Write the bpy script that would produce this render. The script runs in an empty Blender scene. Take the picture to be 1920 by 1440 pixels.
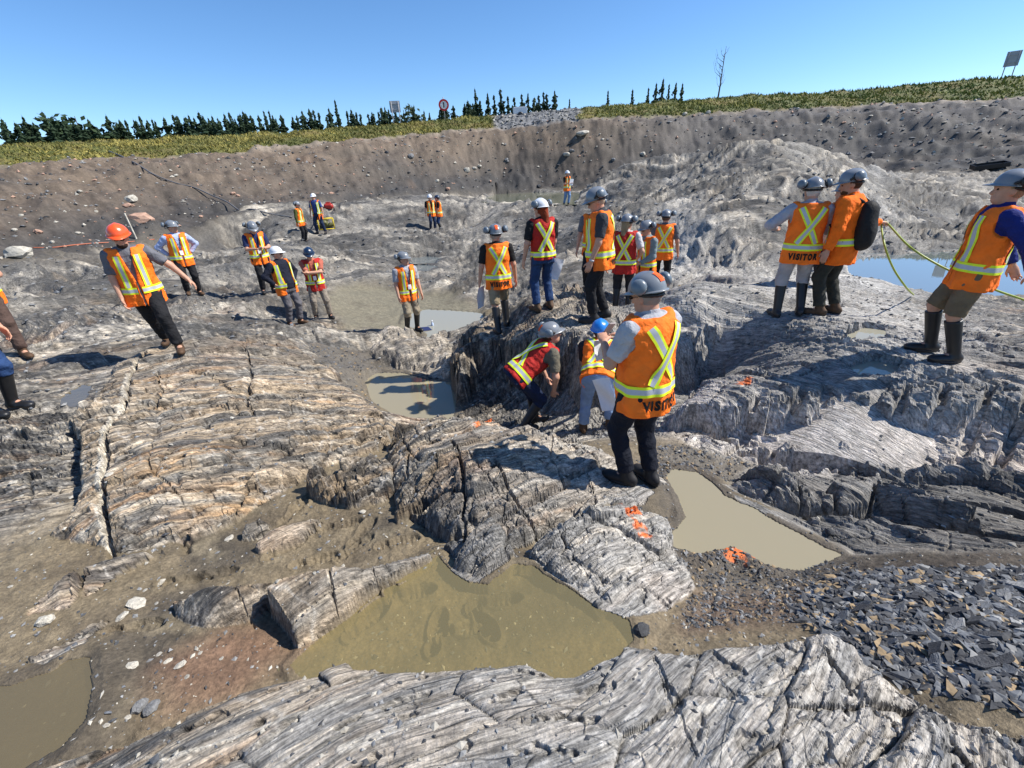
import bpy, bmesh, math, random
import numpy as np
from mathutils import Vector, Matrix

SC = bpy.context.scene
COL = SC.collection
rad = math.radians

# ------------------------------------------------------------------ camera
CAM_Z = 1.65
FPX = 850.0                                   # focal length in pixels of the 1920 px wide photograph
_u = np.array([-95.0, 1829.0, 850.0]); _u /= np.linalg.norm(_u)     # world up seen from the camera
_f = np.array([0.0, 0.0, -1.0]); _y = _f - _u * (_f @ _u); _y /= np.linalg.norm(_y)
_x = np.cross(_y, _u)
RC = np.array([_x, _y, _u])                   # camera vector -> world vector
cam = bpy.data.cameras.new('camera'); cam.sensor_width = 36.0; cam.lens = 36.0 * FPX / 1920.0
cam.clip_start = 0.05; cam.clip_end = 5000.0
co = bpy.data.objects.new('camera', cam); COL.objects.link(co)
m4 = Matrix.Identity(4)
for i in range(3):
    for j in range(3): m4[i][j] = RC[i][j]
m4.translation = (0, 0, CAM_Z)
co.matrix_world = m4
SC.camera = co

# ------------------------------------------------------------------ sky, sun, exposure
SUN_AZ, SUN_EL = rad(2.0), rad(47.0)          # azimuth counted from +X towards +Y
sdir = Vector((math.cos(SUN_AZ) * math.cos(SUN_EL), math.sin(SUN_AZ) * math.cos(SUN_EL), math.sin(SUN_EL)))
W = bpy.data.worlds.new('World'); SC.world = W; W.use_nodes = True
nt = W.node_tree; nt.nodes.clear()
sky = nt.nodes.new('ShaderNodeTexSky'); sky.sky_type = 'NISHITA'; sky.sun_disc = False
sky.sun_elevation = SUN_EL; sky.sun_rotation = math.atan2(sdir.x, sdir.y)
sky.air_density = 1.0; sky.dust_density = 0.35; sky.ozone_density = 5.0; sky.altitude = 1500
bg = nt.nodes.new('ShaderNodeBackground'); bg.inputs['Strength'].default_value = 0.11
wo = nt.nodes.new('ShaderNodeOutputWorld')
hs = nt.nodes.new('ShaderNodeHueSaturation'); hs.inputs['Saturation'].default_value = 1.12
nt.links.new(sky.outputs[0], hs.inputs['Color']); nt.links.new(hs.outputs[0], bg.inputs[0]); nt.links.new(bg.outputs[0], wo.inputs[0])
sl = bpy.data.lights.new('sun', 'SUN'); sl.energy = 4.3; sl.angle = rad(0.53); sl.color = (1.0, 0.95, 0.87)
so = bpy.data.objects.new('sun', sl); COL.objects.link(so)
so.rotation_euler = sdir.to_track_quat('Z', 'Y').to_euler()
SC.view_settings.view_transform = 'Standard'; SC.view_settings.look = 'None'
SC.view_settings.exposure = 0.75; SC.view_settings.gamma = 1.0
SC.view_settings.use_curve_mapping = False

# ------------------------------------------------------------------ helpers: rays from the camera to places on the ground
def ray(px, py):
    v = RC @ np.array([px - 960.0, -(py - 720.0), -FPX]); return v / np.linalg.norm(v)
def at(px, py, z):
    r = ray(px, py); t = (z - CAM_Z) / r[2]; return np.array([r[0] * t, r[1] * t, z])
def atd(px, py, d):
    r = ray(px, py); t = d / math.hypot(r[0], r[1]); return np.array([r[0] * t, r[1] * t, CAM_Z + r[2] * t])
def stand(fx, fy, hx, hy, H):
    a, b = ray(fx, fy), ray(hx, hy)
    d = H / (b[2] / math.hypot(b[0], b[1]) - a[2] / math.hypot(a[0], a[1]))
    return atd(fx, fy, d)

# ------------------------------------------------------------------ helpers: objects
def tag(o, label=None, cat=None, group=None, kind=None):
    if label: o['label'] = label
    if cat: o['category'] = cat
    if group: o['group'] = group
    if kind: o['kind'] = kind
    return o
def link(name, me, mat=None, parent=None):
    o = bpy.data.objects.new(name, me); COL.objects.link(o)
    if mat is not None and me is not None:
        for m in (mat if isinstance(mat, (list, tuple)) else [mat]): me.materials.append(m)
    if parent is not None: o.parent = parent
    return o
def mesh_np(name, V, Q, smooth=True, mi=None):
    """mesh from numpy vertices and quads (or triangles)"""
    me = bpy.data.meshes.new(name); V = np.asarray(V, np.float32); Q = np.asarray(Q, np.int32)
    n = Q.shape[1]
    me.vertices.add(len(V)); me.vertices.foreach_set('co', V.ravel())
    me.loops.add(Q.size); me.loops.foreach_set('vertex_index', Q.ravel())
    me.polygons.add(len(Q))
    me.polygons.foreach_set('loop_start', np.arange(0, Q.size, n, dtype=np.int32))
    me.polygons.foreach_set('use_smooth', np.full(len(Q), smooth, bool))
    if mi is not None: me.polygons.foreach_set('material_index', np.asarray(mi, np.int32))
    me.update(calc_edges=True); me.validate(verbose=False)
    return me
def mesh_py(name, V, F, smooth=False, mi=None):
    me = bpy.data.meshes.new(name); me.from_pydata([tuple(v) for v in V], [], [tuple(f) for f in F])
    if smooth: me.polygons.foreach_set('use_smooth', [True] * len(F))
    if mi is not None: me.polygons.foreach_set('material_index', mi)
    me.update(); return me

# ------------------------------------------------------------------ numpy noise
_rs = np.random.RandomState(7)
PERM = np.concatenate([_rs.permutation(256)] * 3).astype(np.int32)
GRX = np.cos(np.arange(256) * 2 * np.pi / 256 * 37).astype(np.float32)
GRY = np.sin(np.arange(256) * 2 * np.pi / 256 * 37).astype(np.float32)
RND = _rs.rand(256).astype(np.float32)
from concurrent.futures import ThreadPoolExecutor
POOL = ThreadPoolExecutor(4)
def par(fn, x, y, s):
    x, y = np.broadcast_arrays(x, y); n = x.shape[0]; c = [(n * i) // 8 for i in range(9)]
    return list(POOL.map(lambda i: fn(x[c[i]:c[i + 1]], y[c[i]:c[i + 1]], s), range(8)))
def pn(x, y, s=0):
    if np.ndim(x) == 2 and np.size(x) > 60000: return np.concatenate(par(pn1, x, y, s), 0)
    return pn1(x, y, s)
def pn1(x, y, s=0):
    x = np.asarray(x, np.float32) + np.float32(s * 17.31); y = np.asarray(y, np.float32) + np.float32(s * 9.77)
    fx, fy = np.floor(x), np.floor(y); xi = fx.astype(np.int32) & 255; yi = fy.astype(np.int32) & 255
    x = x - fx; y = y - fy
    u = x * x * x * (x * (x * 6 - 15) + 10); v = y * y * y * (y * (y * 6 - 15) + 10)
    a = PERM[xi] + yi; b = PERM[xi + 1] + yi
    h00, h10, h01, h11 = PERM[a], PERM[b], PERM[a + 1], PERM[b + 1]
    n00 = GRX[h00] * x + GRY[h00] * y; n10 = GRX[h10] * (x - 1) + GRY[h10] * y
    n01 = GRX[h01] * x + GRY[h01] * (y - 1); n11 = GRX[h11] * (x - 1) + GRY[h11] * (y - 1)
    p = n00 + u * (n10 - n00); q = n01 + u * (n11 - n01)
    return (p + v * (q - p)) * 1.45
def fbm(x, y, o=4, s=0, g=0.5):
    r = 0; a = 1.0; t = 0
    for k in range(o):
        r = r + a * pn(x, y, s + k * 3); t += a; a *= g; x = x * 2.03; y = y * 2.03
    return r / t * 1.4
def ridge(x, y, o=3, s=0, g=0.5):
    r = 0; a = 1.0; t = 0
    for k in range(o):
        r = r + a * (1 - np.abs(pn(x, y, s + k * 3)) * 1.6); t += a; a *= g; x = x * 2.1; y = y * 2.1
    return r / t
def worley(x, y, s=0):
    r = par(worley1, x, y, s); return [np.concatenate([q[k] for q in r], 0) for k in range(5)]
def worley1(x, y, s=0):
    x = np.asarray(x, np.float32) + np.float32(s * 11.3); y = np.asarray(y, np.float32) + np.float32(s * 5.9)
    fx, fy = np.floor(x), np.floor(y)
    f1 = np.full(x.shape, 9.0, np.float32); f2 = f1.copy(); cid = np.zeros(x.shape, np.int32)
    gx = np.zeros(x.shape, np.float32); gy = gx.copy()
    for dx in (-1, 0, 1):
        for dy in (-1, 0, 1):
            cx, cy = fx + dx, fy + dy
            h = PERM[PERM[cx.astype(np.int32) & 255] + (cy.astype(np.int32) & 255)]
            ox = cx + RND[h] - x; oy = cy + RND[(h * 7 + 13) & 255] - y
            d = ox * ox + oy * oy; m = d < f1
            f2 = np.where(m, f1, np.minimum(f2, d)); cid = np.where(m, h, cid)
            gx = np.where(m, ox, gx); gy = np.where(m, oy, gy); f1 = np.where(m, d, f1)
    return np.sqrt(f1), np.sqrt(f2), cid, gx, gy
def sst(a, b, x):
    t = np.clip((x - a) / (b - a), 0, 1); return t * t * (3 - 2 * t)

# ------------------------------------------------------------------ materials
def new_mat(name):
    m = bpy.data.materials.new(name); m.use_nodes = True; n = m.node_tree
    b = n.nodes['Principled BSDF']; return m, n, b
def nd(n, t, **kw):
    x = n.nodes.new(t)
    for k, v in kw.items():
        if k in x.inputs: x.inputs[k].default_value = v
        else: setattr(x, k, v)
    return x
def simple(name, col, rough=0.7, spec=0.3, var=0.12, scale=30.0, bump=0.0, bscale=80.0, metal=0.0, coat=0.0):
    """plain coloured material with a little noise in colour and relief"""
    m, n, b = new_mat(name)
    tc = nd(n, 'ShaderNodeTexCoord')
    nz = nd(n, 'ShaderNodeTexNoise', Scale=scale, Detail=4.0)
    n.links.new(tc.outputs['Object'], nz.inputs['Vector'])
    mr = nd(n, 'ShaderNodeMapRange'); mr.inputs['To Min'].default_value = 1 - var; mr.inputs['To Max'].default_value = 1 + var
    mr.inputs['From Min'].default_value = 0.3; mr.inputs['From Max'].default_value = 0.7
    n.links.new(nz.outputs['Fac'], mr.inputs['Value'])
    mx = nd(n, 'ShaderNodeMix', data_type='RGBA', blend_type='MULTIPLY'); mx.inputs[0].default_value = 1.0
    mx.inputs[6].default_value = (*col, 1); n.links.new(mr.outputs[0], mx.inputs[7]); n.links.new(mx.outputs[2], b.inputs['Base Color'])
    b.inputs['Roughness'].default_value = rough; b.inputs['Specular IOR Level'].default_value = spec; b.inputs['Metallic'].default_value = metal
    b.inputs['Coat Weight'].default_value = coat
    if bump:
        n2 = nd(n, 'ShaderNodeTexNoise', Scale=bscale, Detail=3.0); n.links.new(tc.outputs['Object'], n2.inputs['Vector'])
        bp = nd(n, 'ShaderNodeBump', Strength=min(bump, 1.0), Distance=0.01 if bscale > 30 else 0.03); n.links.new(n2.outputs['Fac'], bp.inputs['Height'])
        n.links.new(bp.outputs[0], b.inputs['Normal'])
    return m
# ================================================================== TERRAIN
# where the people stand: pixel of the feet, pixel of the helmet top, height with helmet
FEET = dict(
    walker=stand(325, 660, 222, 410, 1.80), bluesh=stand(365, 552, 317, 407, 1.83), phone=stand(505, 548, 477, 408, 1.83),
    whitehel=stand(555, 612, 510, 462, 1.80), crossed=stand(607, 597, 588, 456, 1.82), plaid=stand(775, 622, 738, 470, 1.83),
    farl1=stand(572, 455, 552, 375, 1.78), farl2=stand(603, 440, 583, 362, 1.83), farm1=stand(812, 430, 804, 358, 1.80),
    farm2=stand(827, 435, 820, 365, 1.78), farw=stand(1063, 386, 1062, 319, 1.70), khaki=stand(940, 618, 926, 416, 1.82),
    redhair=stand(1020, 582, 1015, 368, 1.75), tall=stand(1122, 600, 1137, 342, 1.90), redx=stand(1165, 585, 1182, 398, 1.72),
    leftface=stand(1205, 580, 1222, 408, 1.78), visitor=stand(1195, 905, 1240, 498, 1.80), visr=stand(1475, 592, 1570, 325, 1.82),
    orangejk=stand(1545, 590, 1607, 310, 1.88), right=stand(1790, 675, 1900, 318, 1.86))
BASE = [(-300,1440,-.5),(50,1440,-.52),(50,1300,-.52),(60,1180,-.5),(60,1000,-.5),(60,880,-.5),(50,800,-.46),(50,690,-.45),(60,600,-.51),(60,530,-.62),(60,490,-.6),
 (-300,1000,-.5),(-300,700,-.45),(250,1300,-.52),(250,1200,-.54),(300,1080,-.58),(250,900,-.6),(250,760,-.56),(250,680,-.5),(250,600,-.56),(250,520,-.73),(250,470,-.6),
 (450,1240,-.58),(450,1070,-.62),(450,980,-.64),(450,850,-.75),(450,700,-.8),(450,610,-1.14),(450,540,-.98),(450,460,-.83),
 (620,1200,-.64),(620,1040,-.64),(620,960,-.66),(680,850,-.74),(690,770,-1.1),(640,690,-1.15),(620,600,-1.43),(620,520,-1.18),(620,440,-.6),
 (760,1150,-.66),(760,1000,-.64),(720,900,-.68),(760,775,-1.78),(760,730,-1.84),(720,700,-1.72),(760,600,-1.72),(760,560,-1.62),(760,500,-1.44),(760,440,-.78),
 (900,1150,-.66),(900,1000,-.7),(900,900,-.8),(900,785,-1.66),(840,590,-1.74),(900,590,-1.68),(900,540,-1.5),(900,480,-1.26),(900,420,-.7),
 (1100,1170,-.64),(1000,1150,-.66),(1100,1000,-.7),(1100,850,-.8),(1000,785,-1.5),(1100,795,-1.48),(1180,790,-1.35),(1060,705,-1.5),(1100,560,-.58),(1100,480,-.92),(1100,420,-.41),
 (1300,1130,-.78),(1300,1000,-.96),(1300,920,-.97),(1300,840,-.9),(1300,600,-.5),(1300,540,-.71),(1300,470,-.6),(1300,400,.1),
 (1500,1130,-.74),(1480,1030,-.96),(1430,960,-.96),(1540,1040,-.94),(1500,700,-.52),(1500,600,-.36),(1500,540,-.55),(1500,450,-.5),(1500,400,.05),
 (1620,1100,-.62),(1750,1250,-.32),(1750,1100,-.5),(1750,1010,-.74),(1750,690,-.42),(1750,600,-.47),(1720,575,-.55),(1600,550,-.6),(1750,520,-.95),(1650,510,-.92),(1750,490,-.95),(1700,462,-.7),(1750,420,-.65),
 (1900,1200,-.27),(1900,1080,-.47),(1900,990,-.76),(1900,660,-.4),(1900,580,-.5),(1900,520,-.98),(1900,480,-.95),(1900,440,-.6),(1900,400,-.7),
 (2200,1100,-.4),(2200,800,-.4),(2200,600,-.4),(2250,500,-.7),(1000,450,-.75),(1200,450,-.7),(900,390,-.2),(1400,500,-.62)]
CP = [at(*b) for b in BASE]
for (px, py, z, z2) in ((1500,818,-.86,-.97),(1500,875,-.96,-1.02),(1380,805,-.92,-1.0),(1300,790,-.98,-1.02),(1290,690,-1.2,-1.25),(1650,830,-.78,-.94),(1750,838,-.7,-.9),(1900,850,-.62,-.86),(1750,890,-.84,-.95),(1900,905,-.72,-.9),(2150,860,-.6,-.85),(1250,740,-1.2,-1.25)):
    p = at(px, py, z); p[2] = z2; CP.append(p)
CP += [np.array(v) for v in ((0, -1.2, -.45), (3, -1, -.4), (-3, -1, -.55), (5, 1, -.45), (-5, 1, -.5))]
# wall of the pit and its rim: pixel column, foot (y, distance), lower edge of the grass, top edge of the grass
WALL = [(-500,600,19,400,30,345,40),(0,500,22,318,34,268,44),(200,468,24,300,36,258,45),(430,415,27,287,38,247,47),(620,382,32,270,42,236,49),(850,366,39,243,48,217,54),
 (935,362,42,238,50,210,56),(1090,357,42,222,50,197,55),(1250,332,43,215,53,182,60),(1400,318,44,208,58,174,66),(1600,322,44,200,61,165,71),(1750,328,42,195,61,152,73),(1920,322,41,188,60,142,73),(2300,330,38,190,56,130,70)]
WA = []
for (x, yb, db, yg, dg, yt, dt) in WALL:
    b, g, t = atd(x, yb, db), atd(x, yg, dg), atd(x, yt, dt)
    WA.append((math.atan2(b[0], b[1]), db, b[2], dg, g[2], dt, t[2]))
    CP.append(b)
WA = np.array(WA)
FARPOOL_Z = 0.06
for x, y, d in ((905, 378, 29), (1000, 375, 30), (1060, 372, 31), (930, 366, 36), (1000, 364, 38), (1070, 364, 37)):
    p = atd(x, y, d); p[2] = -0.12; CP.append(p)
for x, d, z in ((880, 26, -.35), (960, 25.5, .12), (1110, 27, .35), (1150, 33, .9), (850, 33, .3)): 
    p = atd(x, 390, d); p[2] = z; CP.append(p)
# the pale whaleback of rock at the right and the smaller hump beside it
for x, y, d in ((1450, 270, 29), (1380, 276, 28), (1540, 285, 28), (1400, 320, 24), (1500, 330, 23), (1320, 330, 25), (1450, 380, 17.5), (1200, 308, 29), (1180, 345, 25), (1240, 330, 27), (1620, 345, 25), (1300, 300, 30.5), (1600, 322, 31), (1720, 340, 34)):
    CP.append(atd(x, y, d))
# humps of dark rock in the middle distance
for x, y, d in ((560, 400, 27), (620, 395, 28), (490, 425, 26), (700, 400, 27), (880, 385, 27.5), (930, 400, 24.5), (720, 440, 22), (660, 470, 19), (560, 480, 17.5), (1150, 430, 17.5), (1060, 440, 18)):
    CP.append(atd(x, y, d))
for k in FEET: CP.append(FEET[k])
CP = np.array(CP)

def tps_fit(P, lam=0.02):
    n = len(P); d = np.hypot(P[:, None, 0] - P[None, :, 0], P[:, None, 1] - P[None, :, 1])
    K = np.where(d > 0, d * d * np.log(d + 1e-9), 0) + lam * np.eye(n)
    A = np.zeros((n + 3, n + 3)); A[:n, :n] = K; A[:n, n] = 1; A[:n, n + 1:] = P[:, :2]; A[n:, :n] = A[:n, n:].T
    return np.linalg.solve(A, np.concatenate([P[:, 2], [0, 0, 0]]))
def tps_eval(P, w, x, y):
    n = len(P); r = (w[n] + w[n + 1] * x + w[n + 2] * y).astype(np.float32)
    for i in range(n):
        d2 = (x - np.float32(P[i, 0])) ** 2 + (y - np.float32(P[i, 1])) ** 2 + np.float32(1e-12)
        r += np.float32(w[i] * 0.5) * d2 * np.log(d2)
    return r

# polar grid round a point just behind the camera
OX, OY = 0.0, -0.6
NC = 940
ANG = np.linspace(rad(-67), rad(67), NC)
rr = [0.62]
while rr[-1] < 84: 
    r = rr[-1]; rr.append(r * (1 + 0.0034 + 0.0036 * float(sst(5, 12, r)) + 0.004 * float(sst(50, 70, r))))
r = rr[-1]
while r < 1500: r *= 1.25; rr.append(r)
RR = np.array(rr); NR = len(RR)
GX = (OX + RR[:, None] * np.sin(ANG)[None, :]).astype(np.float32)
GY = (OY + RR[:, None] * np.cos(ANG)[None, :]).astype(np.float32)
CD = np.hypot(GX, GY)                     # distance from the camera
# base shape: coarse evaluation, then the same formula everywhere (it is smooth)
w_ = tps_fit(CP)
st = 4
ri = np.unique(np.concatenate([np.arange(0, NR, st), [NR - 1]])); ci = np.unique(np.concatenate([np.arange(0, NC, st), [NC - 1]]))
cx, cy = np.clip(GX[np.ix_(ri, ci)], -60, 60), np.clip(GY[np.ix_(ri, ci)], -3, 60)
cb = tps_eval(CP, w_, cx, cy)
tmp = np.empty((NR, len(ci)), np.float32)
for k in range(len(ci)): tmp[:, k] = np.interp(np.arange(NR), ri, cb[:, k])
H0 = np.empty((NR, NC), np.float32)
for k in range(NR): H0[k] = np.interp(np.arange(NC), ci, tmp[k])

# direction of the layering: 0.6 rad on the near and left rock, turning to the right in the right half
wr = sst(1.0, 1.9, GX + 0.25 * pn(GX * .8, GY * .8, 3)) * sst(1.35, 2.1, GY) * (1 - sst(7, 11, CD))
AF = 0.58 * (1 - wr) - 0.92 * wr - 0.35 * sst(6, 12, CD) + 0.25 * pn(GX * .25, GY * .25, 5) * sst(3, 8, CD) + (.16 * sst(-.6, .5, GX) + .10 * sst(.6, 1.6, GX)) * (1 - sst(1.2, 1.9, GY))
WXn = 0.035 * fbm(GX * 1.1, GY * 1.1, 3, 11); WYn = 0.035 * fbm(GX * 1.1, GY * 1.1, 3, 21)
far = sst(6, 14, CD)
WXn = WXn + far * 0.7 * fbm(GX * .3, GY * .3, 3, 31); WYn = WYn + far * 0.7 * fbm(GX * .3, GY * .3, 3, 41)
lx, ly = GX + WXn - 1.3, GY + WYn - 2.4
FU = lx * np.cos(AF) + ly * np.sin(AF); FV = -lx * np.sin(AF) + ly * np.cos(AF)

def poly_sd(poly, x, y):
    """signed distance, positive inside"""
    P = np.asarray(poly, np.float32); n = len(P)
    d = np.full(x.shape, 1e9, np.float32); ins = np.zeros(x.shape, bool)
    for i in range(n):
        ax, ay = P[i]; bx_, by_ = P[(i + 1) % n]; ex, ey = bx_ - ax, by_ - ay
        t = np.clip(((x - ax) * ex + (y - ay) * ey) / (ex * ex + ey * ey + 1e-12), 0, 1)
        d = np.minimum(d, (x - ax - t * ex) ** 2 + (y - ay - t * ey) ** 2)
        c = ((ay > y) != (by_ > y)) & (x < ex * (y - ay) / (by_ - ay + 1e-12) + ax); ins ^= c
    d = np.sqrt(d); return np.where(ins, d, -d)
def box_of(poly, pad):
    P = np.asarray(poly); m = (GX > P[:, 0].min() - pad) & (GX < P[:, 0].max() + pad) & (GY > P[:, 1].min() - pad) & (GY < P[:, 1].max() + pad)
    r = np.where(m.any(1))[0]; c = np.where(m.any(0))[0]
    if len(r) == 0: return None
    return slice(r[0], r[-1] + 1), slice(c[0], c[-1] + 1)
# colours of the ground, per vertex, and how much of it is bare rock
ROCK = sst(4.0, 5.0, CD).astype(np.float32)               # near base is mud, the far floor is rock
SLABID = np.zeros((NR, NC), np.int16)
TAN = np.zeros((NR, NC), np.float32); PALE = np.zeros((NR, NC), np.float32); DARK = np.zeros((NR, NC), np.float32)
H = H0.copy()
f1, f2, cid, gx_, gy_ = worley(FU * 1.7, FV * 4.2, 1)
blk = (RND[cid] - .5) + .8 * (gx_ * (RND[(cid * 3 + 1) & 255] - .5) + gy_ * (RND[(cid * 5 + 2) & 255] - .5))
crk = np.exp(-(f2 - f1) / .045)
g1, g2, cid2, hx_, hy_ = worley(FU * 6 + .3 * blk, FV * 14, 2)
blk2 = (RND[cid2] - .5) + .9 * (hx_ * (RND[(cid2 * 3 + 1) & 255] - .5) + hy_ * (RND[(cid2 * 5 + 2) & 255] - .5))
edge_n = 0.05 * blk + 0.015 * blk2 + 0.025 * fbm(FU * 2.2, FV * 5.0, 4, 51)           # ragged outlines, longer along the layering
edge_l = 0.06 * blk + .03 * pn(GX * 2.5, GY * 2.5, 63)
edge_f = 0.02 * pn(GX * 9, GY * 9, 61) + 0.01 * pn(GX * 21, GY * 21, 62)
def slab(pts, k=3.0, rnd=0.05, extra=(), tan=0, pale=0, dark=0, rag=1.0, lump=0.04, sid=0, cap=None):
    """a body of rock: outline points (px, py, z of the top there); its flanks fall with slope k"""
    W3 = np.array([at(*p) for p in pts]); E3 = [at(*p) for p in extra]
    b = box_of(W3[:, :2], 0.9 if k < 4 else 0.45)
    if b is None: return
    x, y = GX[b], GY[b]
    T = np.array(list(W3) + E3); w = tps_fit(T, 0.03); top = tps_eval(T, w, x, y)
    s0 = poly_sd(W3[:, :2], x, y); s = s0 + rag * (edge_n[b] + edge_f[b]); sl_ = s0 + rag * (edge_l[b] + .25 * edge_n[b])
    low = np.maximum(0, -sl_)
    top = top + lump * fbm(x * 2.2, y * 2.2, 3, 71 + len(pts)) - rnd * np.exp(-np.maximum(s, 0) / max(rnd, .01)) - low * k
    fl = sst(.0, .06, low)                      # on the flanks: ledges that follow the height
    top = top + fl * (.05 * pn(FU[b] * 1.3, top * 9 + 2 * pn(x * .8, y * .8, 79), 81) + .03 * pn(FU[b] * 4, top * 22, 85) + .03 * blk2[b])
    h = H[b]; win = top > h
    H[b] = np.where(win, top, h)
    a = np.where(win, 1.0, 0.0)
    ROCK[b] = np.maximum(ROCK[b], a)
    for arr, v in ((TAN, tan), (PALE, pale), (DARK, dark)):
        arr[b] = np.where(win, v, arr[b])
    if sid: SLABID[b] = np.where(win, sid, SLABID[b])
def notch(pts, z, depth, k=6.0):
    P = np.array([at(px, py, z)[:2] for px, py in pts]); b = box_of(P, 0.3)
    if b is None: return
    s = poly_sd(P, GX[b], GY[b]) + 0.5 * edge_n[b] + edge_f[b] * .8
    H[b] -= np.clip(s * k + 0.02, 0, 1) * depth * (0.75 + .5 * pn(GX[b] * 6, GY[b] * 6, 83))
    DARK[b] = np.maximum(DARK[b], np.clip(s * k * 1.5, 0, .6))

# trench plateau under the middle group
slab([(858,668,-.95),(885,642,-.95),(930,640,-.9),(965,640,-.7),(1000,625,-.55),(1060,628,-.5),(1110,640,-.5),(1180,650,-.55),(1250,640,-.62),(1320,615,-.55),(1400,560,-.55),(1300,525,-.8),(1100,545,-.6),(1000,560,-.5),(930,590,-.85),(885,615,-.98)],
     k=3.0, rnd=.08, extra=[(1122,600,-.42),(1020,582,-.43),(940,618,-.88),(1165,585,-.75),(1205,580,-1.0)], lump=.08, rag=3.0, dark=.1, tan=.3, sid=13)
# pale rough boulder outcrop between the two pools
slab([(672,668,-1.6),(690,640,-1.5),(720,618,-1.42),(770,612,-1.38),(800,630,-1.42),(835,630,-1.45),(852,650,-1.5),(862,690,-1.6),(845,715,-1.72),(800,705,-1.7),(770,698,-1.7),(735,690,-1.68),(700,682,-1.66)],
     k=2.2, rnd=.1, extra=[(760,650,-1.46),(820,665,-1.5),(720,650,-1.48)], pale=1.0, lump=.12, rag=1.8, sid=6)
# big slab at the left
slab([(263,655,-.44),(330,640,-.45),(430,640,-.58),(547,647,-.85),(620,690,-1.0),(678,746,-.98),(742,790,-.86),(735,815,-.72),(700,833,-.68),(583,872,-.62),(510,928,-.62),(467,950,-.6),(394,997,-.6),(303,1023,-.58),(240,1050,-.58),(204,1030,-.52),(178,1016,-.5),(102,1012,-.5),(95,994,-.46),(146,914,-.38),(142,826,-.34),(135,790,-.36),(164,746,-.38),(219,687,-.42)],
     k=5, rnd=.05, extra=[(350,800,-.33),(250,880,-.3),(330,668,-.41),(450,760,-.45),(560,780,-.55),(420,900,-.45),(300,960,-.4),(620,780,-.72)], tan=.55, pale=.12, lump=.04, rag=.9, sid=1)
slab([(30,1167,-.5),(37,1127,-.42),(110,1070,-.38),(133,1057,-.38),(131,1100,-.42),(128,1142,-.5),(93,1152,-.52)], k=6, rnd=.03, pale=.25, tan=.3, rag=.5, lump=.02, sid=7)
slab([(150,1057,-.42),(207,1033,-.42),(300,1022,-.5),(307,1024,-.54),(213,1092,-.56),(147,1133,-.52),(139,1122,-.48)], k=6, rnd=.03, pale=.25, tan=.35, rag=.5, lump=.02, sid=7)
slab([(38,1237,-.46),(37,1223,-.44),(110,1180,-.4),(140,1163,-.42),(190,1150,-.46),(170,1190,-.5),(160,1213,-.5),(120,1237,-.5),(100,1243,-.5),(87,1257,-.5)], k=5, rnd=.04, pale=.5, tan=.3, rag=.6, lump=.03, sid=8)
# wedge of banded rock in the mud, in two pieces with a step between them
slab([(316,1124,-.50),(347,1107,-.42),(425,1093,-.38),(505,1086,-.40),(500,1104,-.45),(484,1150,-.56),(384,1196,-.6),(347,1176,-.58)], k=7, rnd=.025, tan=.45, pale=.05, rag=.45, lump=.015, sid=2)
slab([(496,1096,-.36),(519,1083,-.36),(675,1058,-.40),(800,1030,-.52),(824,1041,-.56),(703,1117,-.56),(560,1202,-.56),(538,1162,-.46),(512,1118,-.38)], k=8, rnd=.02, tan=.4, pale=.1, rag=.35, lump=.015, extra=[(600,1110,-.42),(570,1160,-.47)], sid=2)
# thin slabs lying in the mud
slab([(487,1026,-.58),(481,1019,-.57),(506,994,-.54),(597,957,-.54),(600,963,-.55),(566,997,-.57),(519,1016,-.58)], k=6, rnd=.02, pale=.55, tan=.2, rag=.4, lump=.01, sid=9)
slab([(458,1000,-.57),(462,985,-.54),(500,975,-.54),(506,985,-.56),(480,1000,-.58)], k=6, rnd=.02, pale=.4, rag=.4, lump=.01, sid=9)
slab([(575,905,-.58),(590,880,-.5),(640,862,-.46),(700,852,-.46),(735,868,-.5),(735,910,-.55),(709,931,-.58),(650,945,-.6),(600,928,-.6)], k=4, rnd=.04, extra=[(650,895,-.47)], tan=.35, rag=1.2, lump=.08, sid=3)
# the central block
slab([(744,795,-.55),(770,782,-.5),(819,776,-.48),(928,788,-.5),(1019,797,-.52),(1074,812,-.58),(1129,830,-.66),(1183,856,-.74),(1250,900,-.8),(1225,945,-.78),(1169,950,-.72),(1100,955,-.62),(1034,972,-.55),(985,990,-.52),(930,1000,-.5),(880,1000,-.48),(840,985,-.5),(800,965,-.5),(755,945,-.52),(722,905,-.55),(725,850,-.56)],
     k=2.6, rnd=.09, extra=[(830,850,-.38),(900,860,-.42),(1000,870,-.5),(1195,905,-.755),(850,930,-.42),(1080,900,-.6)], tan=.4, dark=.05, lump=.06, rag=1.3, sid=4)
slab([(806,1016,-.56),(850,985,-.46),(905,985,-.45),(960,1000,-.46),(975,1020,-.5),(961,1048,-.55),(910,1095,-.6),(857,1078,-.6),(835,1040,-.6)], k=5, rnd=.05, dark=.3, lump=.06, rag=1.2, sid=4)
slab([(985,1045,-.6),(1000,1005,-.5),(1034,979,-.48),(1100,962,-.52),(1169,948,-.68),(1245,970,-.78),(1262,1015,-.8),(1285,1060,-.8),(1300,1095,-.78),(1260,1150,-.72),(1203,1172,-.66),(1176,1174,-.64),(1125,1150,-.6),(1074,1106,-.6)],
     k=6, rnd=.03, extra=[(1100,1030,-.5),(1180,1080,-.6),(1060,1050,-.5)], lump=.025, rag=.7, sid=5)
notch([(1030,985),(1045,980),(1080,1030),(1130,1090),(1120,1096),(1070,1045)], -.52, .12, 9)
notch([(1085,1075),(1098,1072),(1182,1172),(1170,1174)], -.58, .13, 10)
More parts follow.
